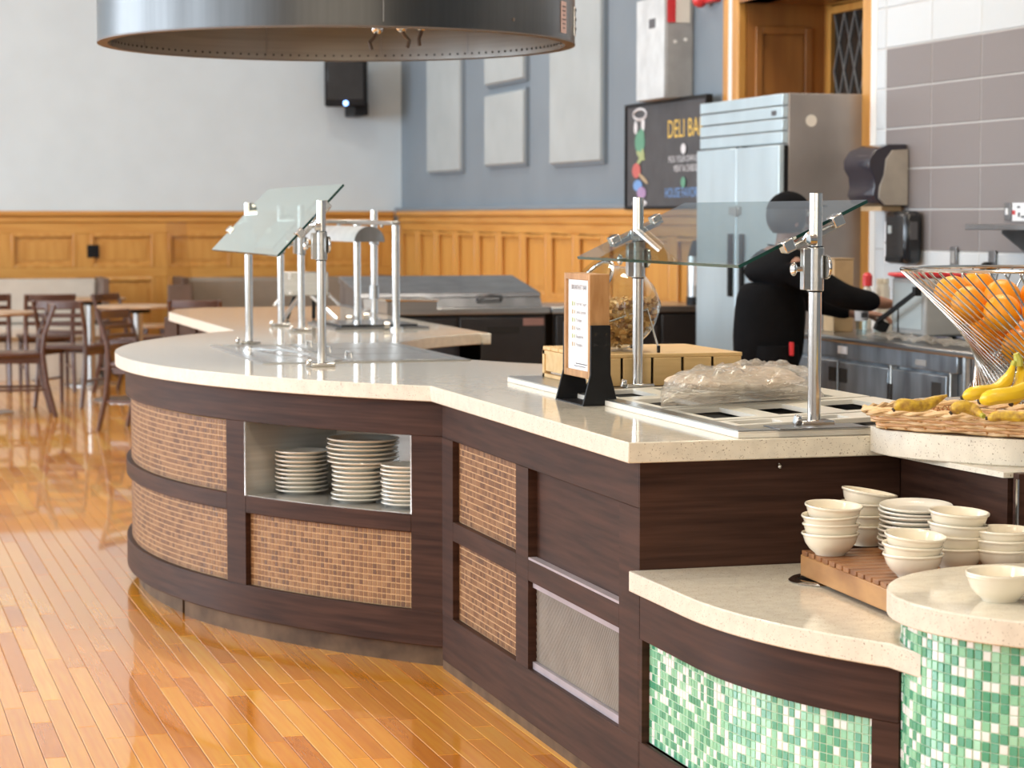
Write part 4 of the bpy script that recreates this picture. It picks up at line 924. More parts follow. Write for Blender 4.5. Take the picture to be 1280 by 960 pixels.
ORG = [(1189,368,-.10,'at the top left of the wire bowl, behind another'),(1194,387,.08,'against the wires at the left of the bowl'),(1226,360,-.12,'highest of the pile in the wire bowl'),
       (1236,396,.16,'in front, below the highest one'),(1253,374,-.02,'behind and right of the front one'),(1277,388,.14,'at the right edge of the picture'),(1214,388,-.16,'half hidden between the upper ones'),
       (1250,424,.10,'low down, behind the wires near the waist'),(1280,424,-.02,'low down beside the picture edge'),(1222,418,.02,'low left, under the left-hand ones'),(1302,372,-.05,'in the bowl just outside the picture'),(1318,396,.10,'in the bowl right of the picture edge')]
fd = Vector((math.sin(YAW), math.cos(YAW), 0)); rd = Vector((math.cos(YAW), -math.sin(YAW), 0)); OR = .0495
zw = Z1-.663*(Z1-Z2); kk = (R1*R1-RWAIST**2)/(Z1-zw)**2
ps = []
for px, py, near, lab in ORG: ps.append(rd*((px-1278)*6.1/FPX)-fd*near+Vector((0,0,EYE-(py-271)*6.1/FPX-BC.z)))
for it in range(160):                             # settle: keep clear of the wires and of each other
    for a in range(len(ps)):
        for b in range(a):
            d = ps[a]-ps[b]; l = d.length
            if l < 2*OR*.985: ps[a] += d/l*(2*OR-l)*.5; ps[b] -= d/l*(2*OR-l)*.5
        p = ps[a]; p.z = min(p.z, .318); r = math.hypot(p.x, p.y); rm_ = math.sqrt(RWAIST**2+kk*max(0, p.z-zw)**2)-OR*1.22
        if r > rm_: ps[a] = Vector((p.x*rm_/r, p.y*rm_/r, p.z+.10*(r-rm_)))
for q, (px, py, near, lab) in zip(ps, ORG):
    o = link('orange', ome, None); o.location = q+BC; o.rotation_euler = (rnd.uniform(1.4,2.6), rnd.uniform(-.6,.6), rnd.random()*6)
    link('stem_scar', sme, None, o); tag(o, 'orange '+lab, 'orange', 'oranges in the wire bowl')
# wicker tray
TA = Vector((2.372, 5.085, .9358)); tu = Vector((.57,-.822,0)); tw = Vector((.822,.57,0)); TL, TD, TH = .62, .26, .046
t = thing('wicker_tray', 'shallow oblong wicker tray with bananas on the curved white slab', 'tray', TA)
def rrect(e, z, n=16):
    pts = []; r = .035
    for cx_, cy_, a0 in ((TL-r, r, -90), (TL-r, TD-r, 0), (r, TD-r, 90), (r, r, 180)):
        for i in range(5): 
            a = R(a0+90*i/4); pts.append((cx_+(r+e)*math.cos(a), cy_+(r+e)*math.sin(a)))
    out = []; m = len(pts)
    for i in range(m):
        a, b = pts[i], pts[(i+1)%m]; l = math.hypot(b[0]-a[0], b[1]-a[1]); k = max(1, int(l/.011))
        for j in range(k): out.append((a[0]+(b[0]-a[0])*j/k, a[1]+(b[1]-a[1])*j/k))
    return out
def tp(x, y, z): return TA+tu*x+tw*y+Vector((0,0,z))
obj('base', MB().add([tp(x,y,z) for z in (.001,.006) for x,y in rrect(-.012,0)], [tuple(range(len(rrect(-.012,0))-1,-1,-1)), tuple(range(len(rrect(-.012,0)),2*len(rrect(-.012,0))))]), M['wicker'], t, w=True)
for r in range(5):
    z = .007+r*.0078; e = -.012+r*.0065
    base = rrect(e, z); m = len(base)
    ps = []
    for i, (x, y) in enumerate(base):
        ph = 2*PI*i/6+r*PI; cxm, cym = (x-TL/2), (y-TD/2); l = math.hypot(cxm, cym*2.4)
        o_ = .0032*math.sin(ph); ps.append(tp(x+cxm/l*o_, y+cym*2.4/l*o_, z+.0016*math.sin(ph*.37+r*2)))
    obj('weave_strand', MB().tube(ps, .0046, n=6, closed=True), M['wicker'] if r % 2 else M['wicker_pale'], t, w=True)
base = rrect(.022, 0)
for k in (0, PI):
    ps = []
    for i, (x, y) in enumerate(base):
        a = 2*PI*i/9+k; cxm, cym = (x-TL/2), (y-TD/2)*2.4; l = math.hypot(cxm, cym)
        ps.append(tp(x+cxm/l*.005*math.cos(a), y+cym/l*.005*math.cos(a), TH+.003+.004*math.sin(a)))
    obj('rim_braid', MB().tube(ps, .0062, n=6, closed=True), M['wicker_pale'], t, w=True)
mb = MB(); bs = rrect(0, 0)
for i in range(0, len(bs), 5):
    x, y = bs[i]; cxm, cym = (x-TL/2), (y-TD/2)*2.4; l = math.hypot(cxm, cym)
    mb.tube([tp(x-cxm/l*.014, y-cym/l*.014, .004), tp(x+cxm/l*.018, y+cym/l*.018, TH)], .003, n=5)
obj('stakes', mb, M['wicker'], t, w=True, kind='stuff')
mb = MB(); rg = random.Random(11)
for i in range(60):
    x, y = rg.uniform(.03,.16), rg.uniform(.05,.2); a = rg.random()*6; l = rg.uniform(.02,.05)
    mb.tube([tp(x,y,.012+rg.random()*.02), tp(x+math.cos(a)*l*.5,y+math.sin(a)*l*.5,.03+rg.random()*.028), tp(x+math.cos(a)*l,y+math.sin(a)*l,.012+rg.random()*.03)], .0016, n=4)
rf = obj('raffia', mb, mat('brown_raffia', (.50,.22,.07), .6, var=.25, scale=(60,60,60)), smooth=60, kind='stuff'); tag(rf, 'tuft of brown raffia in the left end of the wicker tray', 'raffia')
def banana(name, pts, rad, m, label, tips=(True, True), group=None):
    P_ = [Vector(p) for p in pts]; out = []
    for i in range(len(P_)-1):                    # Catmull-Rom
        a = P_[max(i-1,0)]; b = P_[i]; c = P_[i+1]; d = P_[min(i+2,len(P_)-1)]
        for k in range(6):
            s = k/6; out.append(.5*((2*b)+(c-a)*s+(2*a-5*b+4*c-d)*s*s+(3*b-a-3*c+d)*s**3))
    out.append(P_[-1]); n = len(out)
    rr = []
    for i in range(n):
        s = i/(n-1); rr.append(rad*max(.22, min(1, (s/.16)**.55 if s < .16 else 1, ((1-s)/.30)**.8 if s > .70 else 1)))
    o = obj(name, MB().tube(out, rr, n=7), M[m], smooth=50)
    sub = o.modifiers.new('smooth', 'SUBSURF'); sub.levels = 1; sub.render_levels = 1
    if tips[0]: obj('blossom_tip', MB().tube([out[0]-(out[1]-out[0]).normalized()*.004, out[0]+(out[1]-out[0]).normalized()*.004], rad*.30, n=7), M['banana_dark'], o)
    if tips[1]: obj('stem', MB().tube([out[-3], out[-1]], rad*.36, n=7), M['banana_tip'], o)
    return tag(o, label, 'banana', group)
GB = 'bananas in the wicker tray'
b1 = banana('banana', [PZ(1205,497,5.32),PZ(1222,491,5.31),PZ(1246,488,5.33),PZ(1261,474,5.36),PZ(1269,452,5.38)], .0185, 'banana', 'greenish tipped banana of the bunch, tip furthest left', group=GB)
banana('banana', [PZ(1227,502,5.22),PZ(1245,496,5.20),PZ(1272,492,5.21),PZ(1296,478,5.26),PZ(1290,450,5.36)], .021, 'banana', 'large front banana of the bunch with a dark tip', group=GB)
banana('banana', [PZ(1266,505,5.32),PZ(1274,490,5.34),PZ(1279,474,5.38),PZ(1276,452,5.40)], .019, 'banana', 'upright banana of the bunch at the picture edge', group=GB)
cr_ = PZ(1274,449,5.385)
obj('crown', MB().tube([cr_+Vector((0,0,-.016)), cr_, cr_+Vector((-.006,.0,.014))], [.013,.011,.007], n=8), M['banana_tip'], b1)
banana('banana', [PZ(1119,512,5.27),PZ(1128,506,5.27),PZ(1140,507,5.27),PZ(1156,507,5.29),PZ(1172,500,5.30),PZ(1186,494,5.30)], .0165, 'banana_old', 'old spotted banana with a long dry stem at the left of the tray', (True, False), GB)
banana('banana', [PZ(1191,516,5.24),PZ(1203,508,5.24),PZ(1218,512,5.24),PZ(1232,521,5.2)], .0165, 'banana_old', 'short old spotted banana beneath the bunch', group=GB)
banana('banana', [PZ(1236,523,5.16),PZ(1256,520,5.15),PZ(1282,521,5.14),PZ(1300,516,5.12)], .0135, 'banana_old', 'old brown-flecked banana at the front rim of the tray', group=GB)

# ================================================================ KITCHEN SIDE
M['fridge_side'] = mat('reflection_fridge_side', (.36,.33,.31), .4, .6, var=.1, scale=(3,3,2))  # warm brown reflections are mixed into the side's colour
t = thing('reach_in_fridge', 'tall stainless two-door fridge pushed into the oak doorway', 'fridge', (5.2, 12.1, 0))
F0, F1, G0, G1 = 4.84, 5.64, 11.47, 12.70
K = lambda nm, mb, m, par=t, **k: obj(nm, mb, M[m], par, w=True, **k)
K('body', MB().box(F0+.03, F1, G0, G1, .13, 2.10), 'fridge_side', bevel=.006); M['fridge'] = mat('window_lit_steel', (.57,.70,.77), .35, .5, var=.07, scale=(3,3,1.2))  # pale blue window reflection is put into the front steel's colour
for i in range(4): K('vent_slat', MB().box(F0-.004, F0+.03, G0+.004, G1-.004, 1.835+.067*i, 1.896+.067*i), 'fridge', bevel=.004)
for a, b in ((G0+.004, 12.075), (12.083, G1-.004)):
    d = K('door', MB().box(F0-.022, F0+.028, a, b, .22, 1.825), 'fridge', bevel=.005)
    y = 12.135 if a > 12 else 11.965
    K('handle', MB().box(F0-.045, F0-.023, y-.018, y+.018, 1.0, 1.35), 'black', d, bevel=.004)
K('gasket', MB().box(F0+.006, F0+.0299, G0-.002, G0+.003, .22, 1.825), 'black'); K('kick_grille', MB().box(F0+.01, F0+.03, G0, G1, .13, .215), 'steel_dark')
K('lock_plate', MB().box(F0-.03, F0-.0225, 12.0, 12.17, 1.455, 1.50).cyl((F0-.022,12.06,1.475),(F0-.04,12.06,1.475),.03,n=14), 'grey_plastic')
K('badge', MB().box(F0-.010, F0-.004, 11.56, 11.61, 1.985, 2.01), 'ink')
K('oval_label', MB().cyl((5.0, G0+.002, 1.955), (5.0, G0-.002, 1.955), .032, n=20), 'plastic_white')
K('hinge', MB().box(F0-.015, F0+.02, 12.03, 12.06, 1.826, 1.834).box(F0-.015, F0+.02, 12.10, 12.13, 1.826, 1.834), 'steel_dark')
for x in (F0+.1, F1-.1):
    for y in (G0+.1, G1-.1): K('caster', MB().cyl((x-.02,y,.06),(x+.02,y,.06),.06,n=16).box(x-.01,x+.01,y-.02,y+.02,.06,.13), 'black')
M['reflect_steel'] = mat('reflection_smeared_steel', (.20,.215,.24), .32, .8, scale=(9,9,2.2), col2=(.48,.54,.60), detail=4)  # bluish reflections and smears put into the steel's colour
t = thing('undercounter_fridge', 'long stainless undercounter fridge along the tiled wall', 'fridge', (4.85, 9.4, 0)); K2 = lambda nm, mb, m, par=t, **k: obj(nm, mb, M[m], par, w=True, **k)
U0 = 4.42
K2('worktop', MB().box(4.395, 5.27, 7.9, 10.36, .872, .90), 'steel', bevel=.008)
K2('backsplash', MB().box(5.25, 5.27, 7.9, 10.36, .90, 1.0), 'steel')
K2('body', MB().box(U0+.02, 5.25, 8.62, 10.34, .12, .872), 'reflect_steel')
K2('top_fascia', MB().box(U0-.004, U0+.02, 8.62, 10.34, .80, .871), 'reflect_steel', bevel=.003)
for a, b, hs in ((9.79, 10.33, -1), (9.25, 9.77, 1), (8.70, 9.215, 0)):
    d = K2('door', MB().box(U0-.012, U0+.018, a, b, .16, .785), 'reflect_steel', bevel=.004)
    yh = {-1: a+.05, 1: b-.05, 0: a+.09}[hs]; K2('recess_handle', MB().box(U0-.014, U0-.011, yh-.042, yh+.042, .69, .755), 'hole', d)
for a in (9.22, 8.655): K2('frame_post', MB().box(U0-.016, U0+.018, a, a+.026, .14, .80), 'steel', bevel=.003)
for a in (9.243, 9.212): K2('grip_slot', MB().box(U0-.0185, U0-.0125, a-.004, a+.006, .54, .72), 'hole')
K2('paper_label', MB().box(U0-.006, U0-.003, 9.70, 9.80, .82, .855), 'paper'); K2('maker_plate', MB().box(U0-.006, U0-.003, 8.90, 9.0, .815, .84), 'grey_plastic')
for y in (7.95, 8.58):
    for x in (4.44, 5.2): K2('leg', MB().cyl((x,y,0),(x,y,.872),.02,n=12), 'steel')
K2('undershelf', MB().box(4.44, 5.22, 7.92, 8.6, .30, .325), 'steel')
for y in (8.75, 10.2):
    for x in (4.55, 5.15): K2('caster', MB().cyl((x-.02,y,.055),(x+.02,y,.055),.055,n=14).box(x-.01,x+.01,y-.02,y+.02,.055,.12), 'black')
CT = .9005
def item(nm, label, cat, px, d, z=CT, **k): return thing(nm, label, cat, D(px, d, z), **k)
def part(t, nm, mb, m, **k): return obj(nm, mb, M[m], t, **k)
t = item('deli_cup', 'clear plastic deli cup with a white label standing on the kitchen counter', 'cup', 1077, 10.62)
part(t, 'cup_wall', MB().lathe([(.001,.002),(.024,.002),(.032,.135),(.033,.138),(.030,.135),(.022,.005),(.001,.005)], n=24), 'cup'); part(t, 'label_band', MB().lathe([(.0295,.07),(.0325,.125),(.0315,.125),(.0285,.07)], n=24), 'paper'); part(t, 'print', MB().box(-.016,.016,-.0335,-.0320,.085,.108), 'ink')
t = item('clear_tub', 'low clear plastic tub on the kitchen counter beside the deli cup', 'tub', 1098, 10.62)
part(t, 'tub_wall', MB().lathe([(.001,.001),(.020,.001),(.024,.04),(.020,.04),(.018,.004),(.001,.004)], n=20), 'cup')
t = item('printed_pouch', 'red and cream printed food pouch on the kitchen counter', 'pouch', 1123, 10.95)
part(t, 'pouch', MB().obox((0,0,.06), (.07,.035,.12), Matrix.Identity(3)), 'plastic_white', bevel=.012); M['maroon'] = mat('maroon_print', (.25,.05,.06), .5); part(t, 'print', MB().obox((.004,-.019,.05), (.05,.003,.075), Matrix.Identity(3)), 'maroon')
t = item('cream_bag', 'small cream paper bag on the kitchen counter left of the pouch', 'bag', 1107, 10.9)
part(t, 'bag', MB().add([(-.03,-.02,0),(.03,-.02,0),(.03,.02,0),(-.03,.02,0),(-.026,-.018,.06),(.026,-.018,.062),(.026,.018,.06),(-.026,.018,.06),(-.022,-.003,.095),(.022,-.003,.09),(.022,.003,.09),(-.022,.003,.095)],[(0,3,2,1),(8,9,10,11)]+[(i,(i+1)%4,4+(i+1)%4,4+i) for i in range(4)]+[(4+i,4+(i+1)%4,8+(i+1)%4,8+i) for i in range(4)]), 'plastic_white')
part(t, 'fold', MB().box(-.023,.023,-.0045,.0045,.088,.097), 'paper')
t = item('countertop_machine', 'pale grey boxy machine on the kitchen counter under the red tray', 'machine', 1176, 10.35)
mr = Matrix.Rotation(0, 3, 'Z')
part(t, 'housing', MB().box(-.16,.16,-.17,.17,.02,.275), 'grey_plastic', bevel=.012); part(t, 'front_panel', MB().box(-.163,-.160,-.14,.14,.05,.25), 'fabric'); part(t, 'door_slot', MB().box(-.165,-.163,.085,.098,.03,.16), 'hole')
for a in (-.13,.13):
    for b in (-.14,.14): part(t, 'foot', MB().cyl((a,b,0),(a,b,.02),.018,n=10), 'black')
t = item('red_tray', 'red plastic tray lying on the pale grey machine', 'tray', 1170, 10.35, CT+.2755)
part(t, 'tray_base', MB().box(-.15,.13,-.15,.15,0,.006), 'red', bevel=.002); part(t, 'tray_rim', MB().tube([(-.155,-.155,.012),(.135,-.155,.012),(.135,.155,.012),(-.155,.155,.012)], .008, closed=True), 'red')
t = item('blue_bin', 'small dark blue plastic bin on the kitchen counter', 'bin', 1184, 11.0)
part(t, 'bin_body', MB().add([(-.04,-.05,0),(.04,-.05,0),(.04,.05,0),(-.04,.05,0),(-.05,-.06,.085),(.05,-.06,.085),(.05,.06,.085),(-.05,.06,.085)],[(0,3,2,1),(4,5,6,7)]+[(i,(i+1)%4,4+(i+1)%4,4+i) for i in range(4)]), 'blue'); part(t, 'bin_rim', MB().tube([(-.052,-.062,.085),(.052,-.062,.085),(.052,.062,.085),(-.052,.062,.085)], .006, closed=True), 'blue')
t = item('black_arm_stand', 'black jointed arm stand leaning over the kitchen counter', 'stand', 1120, 10.5)
a0 = PZ(1097,402,10.45); a1 = PZ(1146,364,10.08); o0 = t.location
part(t, 'arm', MB().obox((a0+a1)/2-o0, ((a1-a0).length, .014, .018), (a1-a0).to_track_quat('X','Z').to_matrix()), 'black'); part(t, 'pole', MB().cyl((.005,0,0),(.005,0,.135),.008,n=10), 'black'); part(t, 'foot', MB().cyl((.005,0,0),(.005,0,.008),.03,n=16), 'black'); part(t, 'clamp', MB().obox(a0-o0+Vector((.02,0,-.02)), (.055,.03,.05), Matrix.Rotation(.5,3,'Y')), 'black'); part(t, 'head', MB().obox(a1-o0, (.03,.03,.04), Matrix.Identity(3)), 'black')
q = MB(); k = 40
for i in range(k):
    a = i/(k-1); y = 8.55+1.05*a
    for j in range(5): q.v.append((4.42+j*.045, y, CT+.002+max(0,.030*noise.noise(Vector((a*14, j*1.7, 2)))+.016)))
q.f = [(i*5+j, (i+1)*5+j, (i+1)*5+j+1, i*5+j+1) for i in range(k-1) for j in range(4)]
tag(obj('crumpled_wrap', q, M['film'], smooth=70), 'crumpled clear wrap along the front edge of the kitchen counter', 'plastic wrap')
t = item('cardboard_box', 'upright brown cardboard box behind the reaching arm', 'box', 1048, 11.05)
part(t, 'carton', MB().box(-.05,.05,-.06,.06,0,.345), 'card', bevel=.003); part(t, 'flap', MB().box(-.052,.052,-.0615,-.06,.17,.18).box(-.053,.053,-.063,.063,.345,.349), 'card')
t = item('red_bottle', 'small red topped bottle beside the oak door frame', 'bottle', 1084, 11.25)
part(t, 'bottle', MB().lathe([(.001,0),(.022,0),(.022,.19),(.012,.21),(.001,.21)], n=20), 'plastic_white'); part(t, 'cap', MB().lathe([(.001,.21),(.024,.21),(.025,.26),(.012,.275),(.001,.275)], n=20), 'red')
t = item('storage_jar', 'tall cream storage jar on the kitchen counter under the wall notices', 'jar', 1103, 11.1)
part(t, 'jar_body', MB().lathe([(.001,0),(.034,0),(.036,.20),(.028,.225),(.001,.225)], n=24), 'plastic_white'); part(t, 'jar_lid', MB().lathe([(.001,.225),(.031,.225),(.031,.25),(.001,.25)], n=24), 'china')
t = item('clear_bottle', 'clear pale green bottle between the storage jar and the grey machine', 'bottle', 1122, 10.9)
part(t, 'bottle', MB().lathe([(.001,.001),(.027,.001),(.029,.14),(.014,.19),(.014,.215),(.001,.215)], n=24), 'cup'); part(t, 'liquid', MB().lathe([(.001,.004),(.024,.004),(.025,.11),(.001,.11)], n=20), mat('pale_green_liquid', (.45,.62,.56), .2).name and 'fabric'); part(t, 'cap', MB().cyl((0,0,.215),(0,0,.235),.017,n=16), 'paper')
for z0, z1, lab in ((1.315, 1.42, 'white notice with a red stripe beside the soap dispenser'), (1.205, 1.305, 'lower white printed list on the tiles beside the soap dispenser')):
    t = thing('wall_notice', lab, 'notice', (XR-.016, 11.06, z0))
    obj('sheet', MB().box(XR-.019, XR-.0155, 10.985, 11.145, z0, z1), M['paper'], t, w=True)
    if z0 > 1.3: obj('red_stripe', MB().box(XR-.020, XR-.019, 10.985, 11.12, z0, z0+.016), M['red'], t, w=True)
    else:
        for i in range(4): obj('text_column', MB().box(XR-.020, XR-.019, 11.0+i*.033, 11.018+i*.033, z0+.01, z1-.012-.01*(i % 2)), M['fabric'], t, w=True)
# dispensers on the tiles
t = thing('towel_dispenser', 'smoky black paper towel dispenser with a beige side on the tiled wall', 'dispenser', (XR-.1, 11.05, 1.5))
pr = [(5.284,1.815),(5.18,1.815),(5.105,1.785),(5.072,1.735),(5.075,1.69),(5.10,1.65),(5.105,1.60),(5.095,1.555),(5.12,1.515),(5.18,1.50),(5.284,1.505)]
q = MB(); n = len(pr); q.add([(x, y, z) for y in (10.90, 11.215) for x, z in pr], [tuple(range(n)), tuple(range(2*n-1, n-1, -1))]+[(i, n+i, n+(i+1)%n, (i+1)%n) for i in range(n)])
obj('cover', q, M['smoke'], t, w=True, bevel=.006, smooth=50)
pr2 = [(5.284,1.79),(5.20,1.785),(5.165,1.74),(5.155,1.66),(5.13,1.60),(5.125,1.54),(5.16,1.505),(5.284,1.505)]
n = len(pr2); q = MB(); q.add([(x, y, z) for y in (10.885, 10.90) for x, z in pr2], [tuple(range(n)), tuple(range(2*n-1, n-1, -1))]+[(i, n+i, n+(i+1)%n, (i+1)%n) for i in range(n)])
obj('side_panel', q, mat('beige_plastic', (.40,.365,.32), .45), t, w=True)
obj('paper_tail', MB().box(5.16,5.27,10.93,11.18,1.475,1.50), M['card'], t, w=True)
t = thing('soap_dispenser', 'tall glossy black soap dispenser on the tiles above the red tray', 'dispenser', (XR-.06, 10.8, 1.2))
obj('body', MB().box(5.185,5.284,10.70,10.955,1.205,1.475), M['black_gloss'], t, w=True, bevel=.028)
obj('window', MB().box(5.181,5.186,10.86,10.90,1.36,1.40), M['fabric'], t, w=True); obj('logo_plate', MB().box(5.21,5.25,10.6985,10.7005,1.33,1.42), M['ink'], t, w=True); obj('push_bar', MB().box(5.175,5.19,10.74,10.92,1.215,1.245), M['black'], t, w=True, bevel=.005)
t = thing('wall_shelf', 'grey stainless wall shelf on a triangular bracket at the right edge', 'shelf', (XR, 9.0, 1.38))
obj('shelf_board', MB().box(5.02, 5.28, 7.4, 9.74, 1.385, 1.41), M['steel_dark'], t, w=True, bevel=.003)
for y in (9.42, 8.1): 
    q = MB(); q.add([(x, yy, z) for yy in (y, y+.012) for x, z in ((5.278,1.384),(5.04,1.384),(5.04,1.372),(5.24,1.225),(5.278,1.225))], [tuple(range(5)), tuple(range(9,4,-1))]+[(i,5+i,5+(i+1)%5,(i+1)%5) for i in range(5)])
    b = obj('bracket', q, M['steel_dark'], t, w=True); obj('wall_rail', MB().box(5.270, 5.284, y-.012, y+.024, 1.215, 1.384), M['steel_dark'], b, w=True)
for y, z, lab in ((10.36, 1.247, 'small grey socket low on the white tiles above the red tray'), (9.965, 1.235, 'grey socket with a black plug on the white tiles')):
    t = thing('wall_socket', lab, 'socket', (XR-.016, y, z)); obj('plate', MB().box(5.278,5.2848,y-.035,y+.035,z-.05,z+.05), M['steel_dark'], t, w=True, bevel=.002)
    if y < 10.2: obj('plug', MB().ball((5.262,y+.02,z-.035), .032, 12, 8), M['black'], t, w=True)
    else: obj('outlet_face', MB().box(5.2755,5.278,y-.018,y+.018,z-.03,z+.03), M['grey_plastic'], t, w=True)
t = thing('switch_plate', 'grey wall switch above the stainless shelf', 'switch', (XR-.016, 9.80, 1.47)); obj('plate', MB().box(5.278,5.2848,9.785,9.85,1.43,1.51), M['steel_dark'], t, w=True, bevel=.002); obj('rocker', MB().box(5.274,5.278,9.805,9.83,1.455,1.485), M['paper'], t, w=True)
t = thing('wall_label', 'white label with a red mark above the stainless shelf', 'label', (XR-.016, 9.68, 1.44)); obj('sheet', MB().box(5.281,5.2848,9.60,9.775,1.425,1.51), M['paper'], t, w=True); obj('red_mark', MB().box(5.2805,5.281,9.745,9.775,1.455,1.475), M['red'], t, w=True)
obj('print', MB().box(5.2805,5.281,9.70,9.72,1.445,1.465).box(5.2805,5.281,9.70,9.73,1.485,1.495).box(5.2805,5.281,9.65,9.69,1.44,1.45), M['ink'], t, w=True)

# back bar with refrigerated prep table
YB0 = 13.42
t = thing('prep_table', 'refrigerated prep table with a steel lid and black doors before the oak panelling', 'prep table', (3.55, 13.8, 0)); PT = lambda nm, mb, m, par=t, **k: obj(nm, mb, M[m], par, w=True, **k)
PT('body', MB().box(3.02, 4.13, YB0+.03, 14.2, .10, .86), 'black_cab'); PT('worktop', MB().box(3.0, 4.15, YB0-.01, 14.22, .86, .90), 'steel', bevel=.005)
PT('pan_rail', MB().add([(3.02,YB0+.10,.901),(4.13,YB0+.10,.901),(4.13,14.2,.901),(3.02,14.2,.901),(3.02,YB0+.13,.955),(4.13,YB0+.13,.955),(4.13,14.2,1.03),(3.02,14.2,1.03)],[(0,3,2,1),(4,5,6,7)]+[(i,(i+1)%4,4+(i+1)%4,4+i) for i in range(4)]), 'steel_dark')
PT('lid', MB().add([(3.01,YB0+.15,.958),(4.14,YB0+.15,.958),(4.14,14.21,1.033),(3.01,14.21,1.033),(3.01,YB0+.17,.985),(4.14,YB0+.17,.985),(4.14,14.2,1.075),(3.01,14.2,1.075)],[(0,3,2,1),(4,5,6,7)]+[(i,(i+1)%4,4+(i+1)%4,4+i) for i in range(4)]), 'steel_dark', bevel=.004)
PT('lid_handle', MB().tube([(3.72,YB0+.14,.93),(3.73,YB0+.10,.965),(3.80,YB0+.095,.975),(3.87,YB0+.10,.965),(3.88,YB0+.14,.93)], .012), 'steel_dark')
for a in (3.03, 3.585): 
    d = PT('door', MB().box(a, a+.535, YB0, YB0+.028, .14, .84), 'black_cab', bevel=.006); PT('pull', MB().box(a+.17,a+.37,YB0-.004,YB0-.0002,.745,.785), 'hole', d)
M['pinkish'] = mat('dusty_pink_label', (.30,.17,.15), .6); PT('label_strip', MB().box(3.98,4.11,YB0-.004,YB0-.0005,.79,.835), 'pinkish')
t2 = thing('back_bar_cabinet', 'black back bar cabinet with a pale top beside the prep table', 'cabinet', (4.65, 13.8, 0))
obj('body', MB().box(4.18, 5.20, YB0+.03, 14.1, .0, .86), M['black_cab'], t2, w=True); obj('top', MB().box(4.16, 5.21, YB0-.01, 14.12, .86, .90), M['steel'], t2, w=True, bevel=.004)
for a in (4.19, 4.53, 4.87):
    d = obj('door', MB().box(a, a+.32, YB0, YB0+.028, .08, .845), M['black_cab'], t2, w=True, bevel=.006); obj('pull', MB().box(a+.28,a+.30,YB0-.010,YB0-.0002,.65,.78), M['steel_dark'], d, w=True)
t = thing('thermal_dispenser', 'tall white and black drinks dispenser beside the fridge', 'dispenser', D(869, 14.4, .901))
part(t, 'base', MB().lathe([(.001,0),(.055,0),(.055,.05),(.001,.05)], n=20), 'black'); part(t, 'cylinder', MB().lathe([(.001,.05),(.05,.05),(.05,.30),(.001,.30)], n=20), 'steel'); part(t, 'cap', MB().lathe([(.001,.30),(.045,.30),(.03,.37),(.015,.40),(.001,.40)], n=20), 'black'); part(t, 'label', MB().box(-.03,.03,-.055,-.049,.12,.25), 'paper')

# ================================================================ PERSON
def skin(name, V, E, rad, m, parent, root=0, lv=2):
    bm = bmesh.new(); sk = bm.verts.layers.skin.verify(); vs = [bm.verts.new(p) for p in V]
    for a, b in E: bm.edges.new((vs[a], vs[b]))
    bm.verts.ensure_lookup_table()
    for i, v in enumerate(vs): v[sk].radius = rad[i] if isinstance(rad[i], tuple) else (rad[i], rad[i]); v[sk].use_root = (i == root)
    me = bpy.data.meshes.new(name); bm.to_mesh(me); bm.free()
    o = link(name, me, m, parent); s = o.modifiers.new('skin', 'SKIN'); s.use_smooth_shade = True
    q = o.modifiers.new('sub', 'SUBSURF'); q.levels = lv; q.render_levels = lv; return o
PX0, PY0 = 4.115, 9.90
per = thing('person', 'person in a black top and black cap reaching over the kitchen counter', 'person', (PX0, PY0, 0))
M['skin_d'] = mat('brown_skin', (.36,.185,.125), .5, var=.03, sss=.08)
V = []; E = []; Rd = []
def jn(p, r, par=None):
    V.append(Vector(p)); Rd.append(r)
    if par is not None: E.append((par, len(V)-1))
    return len(V)-1
pel = jn((0,0,.84), .055); sp = jn((.0,0,.98), .07, pel); ch = jn((.02,0,1.13), (.11,.15), sp); uc = jn((.05,0,1.23), (.085,.12), ch); nk = jn((.075,0,1.30), .05, uc); hb = jn((.095,0,1.365), (.062,.056), nk); hd = jn((.10,0,1.44), (.088,.074), hb); ht = jn((.09,0,1.515), (.065,.058), hd)
def hand(w, dirv, side):
    dirv = Vector(dirv).normalized(); W_ = Vector(V[w]); up_ = Vector((0,0,1)); lat = dirv.cross(up_).normalized()*side
    p = jn(W_+dirv*.05, (.030,.018), w); kn = jn(W_+dirv*.085, (.034,.016), p)
    for f, l in zip((-.030,-.010,.010,.030), (.058,.070,.066,.050)):
        a = jn(W_+dirv*.11+lat*f, .0085, kn); b = jn(V[a]+dirv*l*.5+Vector((0,0,-.012)), .008, a); jn(V[b]+dirv*l*.38+Vector((0,0,-.024)), .0068, b)
    th = jn(W_+dirv*.055+lat*-.035+Vector((0,0,-.008)), .011, p); t2_ = jn(V[th]+dirv*.028+lat*-.012+Vector((0,0,-.014)), .0095, th); jn(V[t2_]+dirv*.026+lat*.010+Vector((0,0,-.010)), .008, t2_)
arms = []
for s, el, wr, hv in ((-1, (.255,-.27,1.08), (.455,-.235,1.055), (1,.12,-.05)), (1, (.26,.20,1.06), (.46,.04,1.00), (1,-.35,-.12))):
    sh_ = jn((.04,.165*s,1.215), .058, uc); e = jn(el, .045, sh_); w_ = jn(wr, .030, e); arms.append((sh_, e, w_)); hand(w_, hv, s)
legs = []
for s in (-1, 1):
    hp = jn((0,.08*s,.78), .05, pel); kn = jn((.015,.10*s,.46), .062, hp); an = jn((-.01,.10*s,.09), .042, kn); jn((.05,.10*s,.045), .042, an); jn((.13,.11*s,.035), .036, len(V)-1); legs.append((hp, kn, an))
bd = skin('body', V, E, Rd, M['skin_d'], per)
HC = Vector((.10,0,1.44))
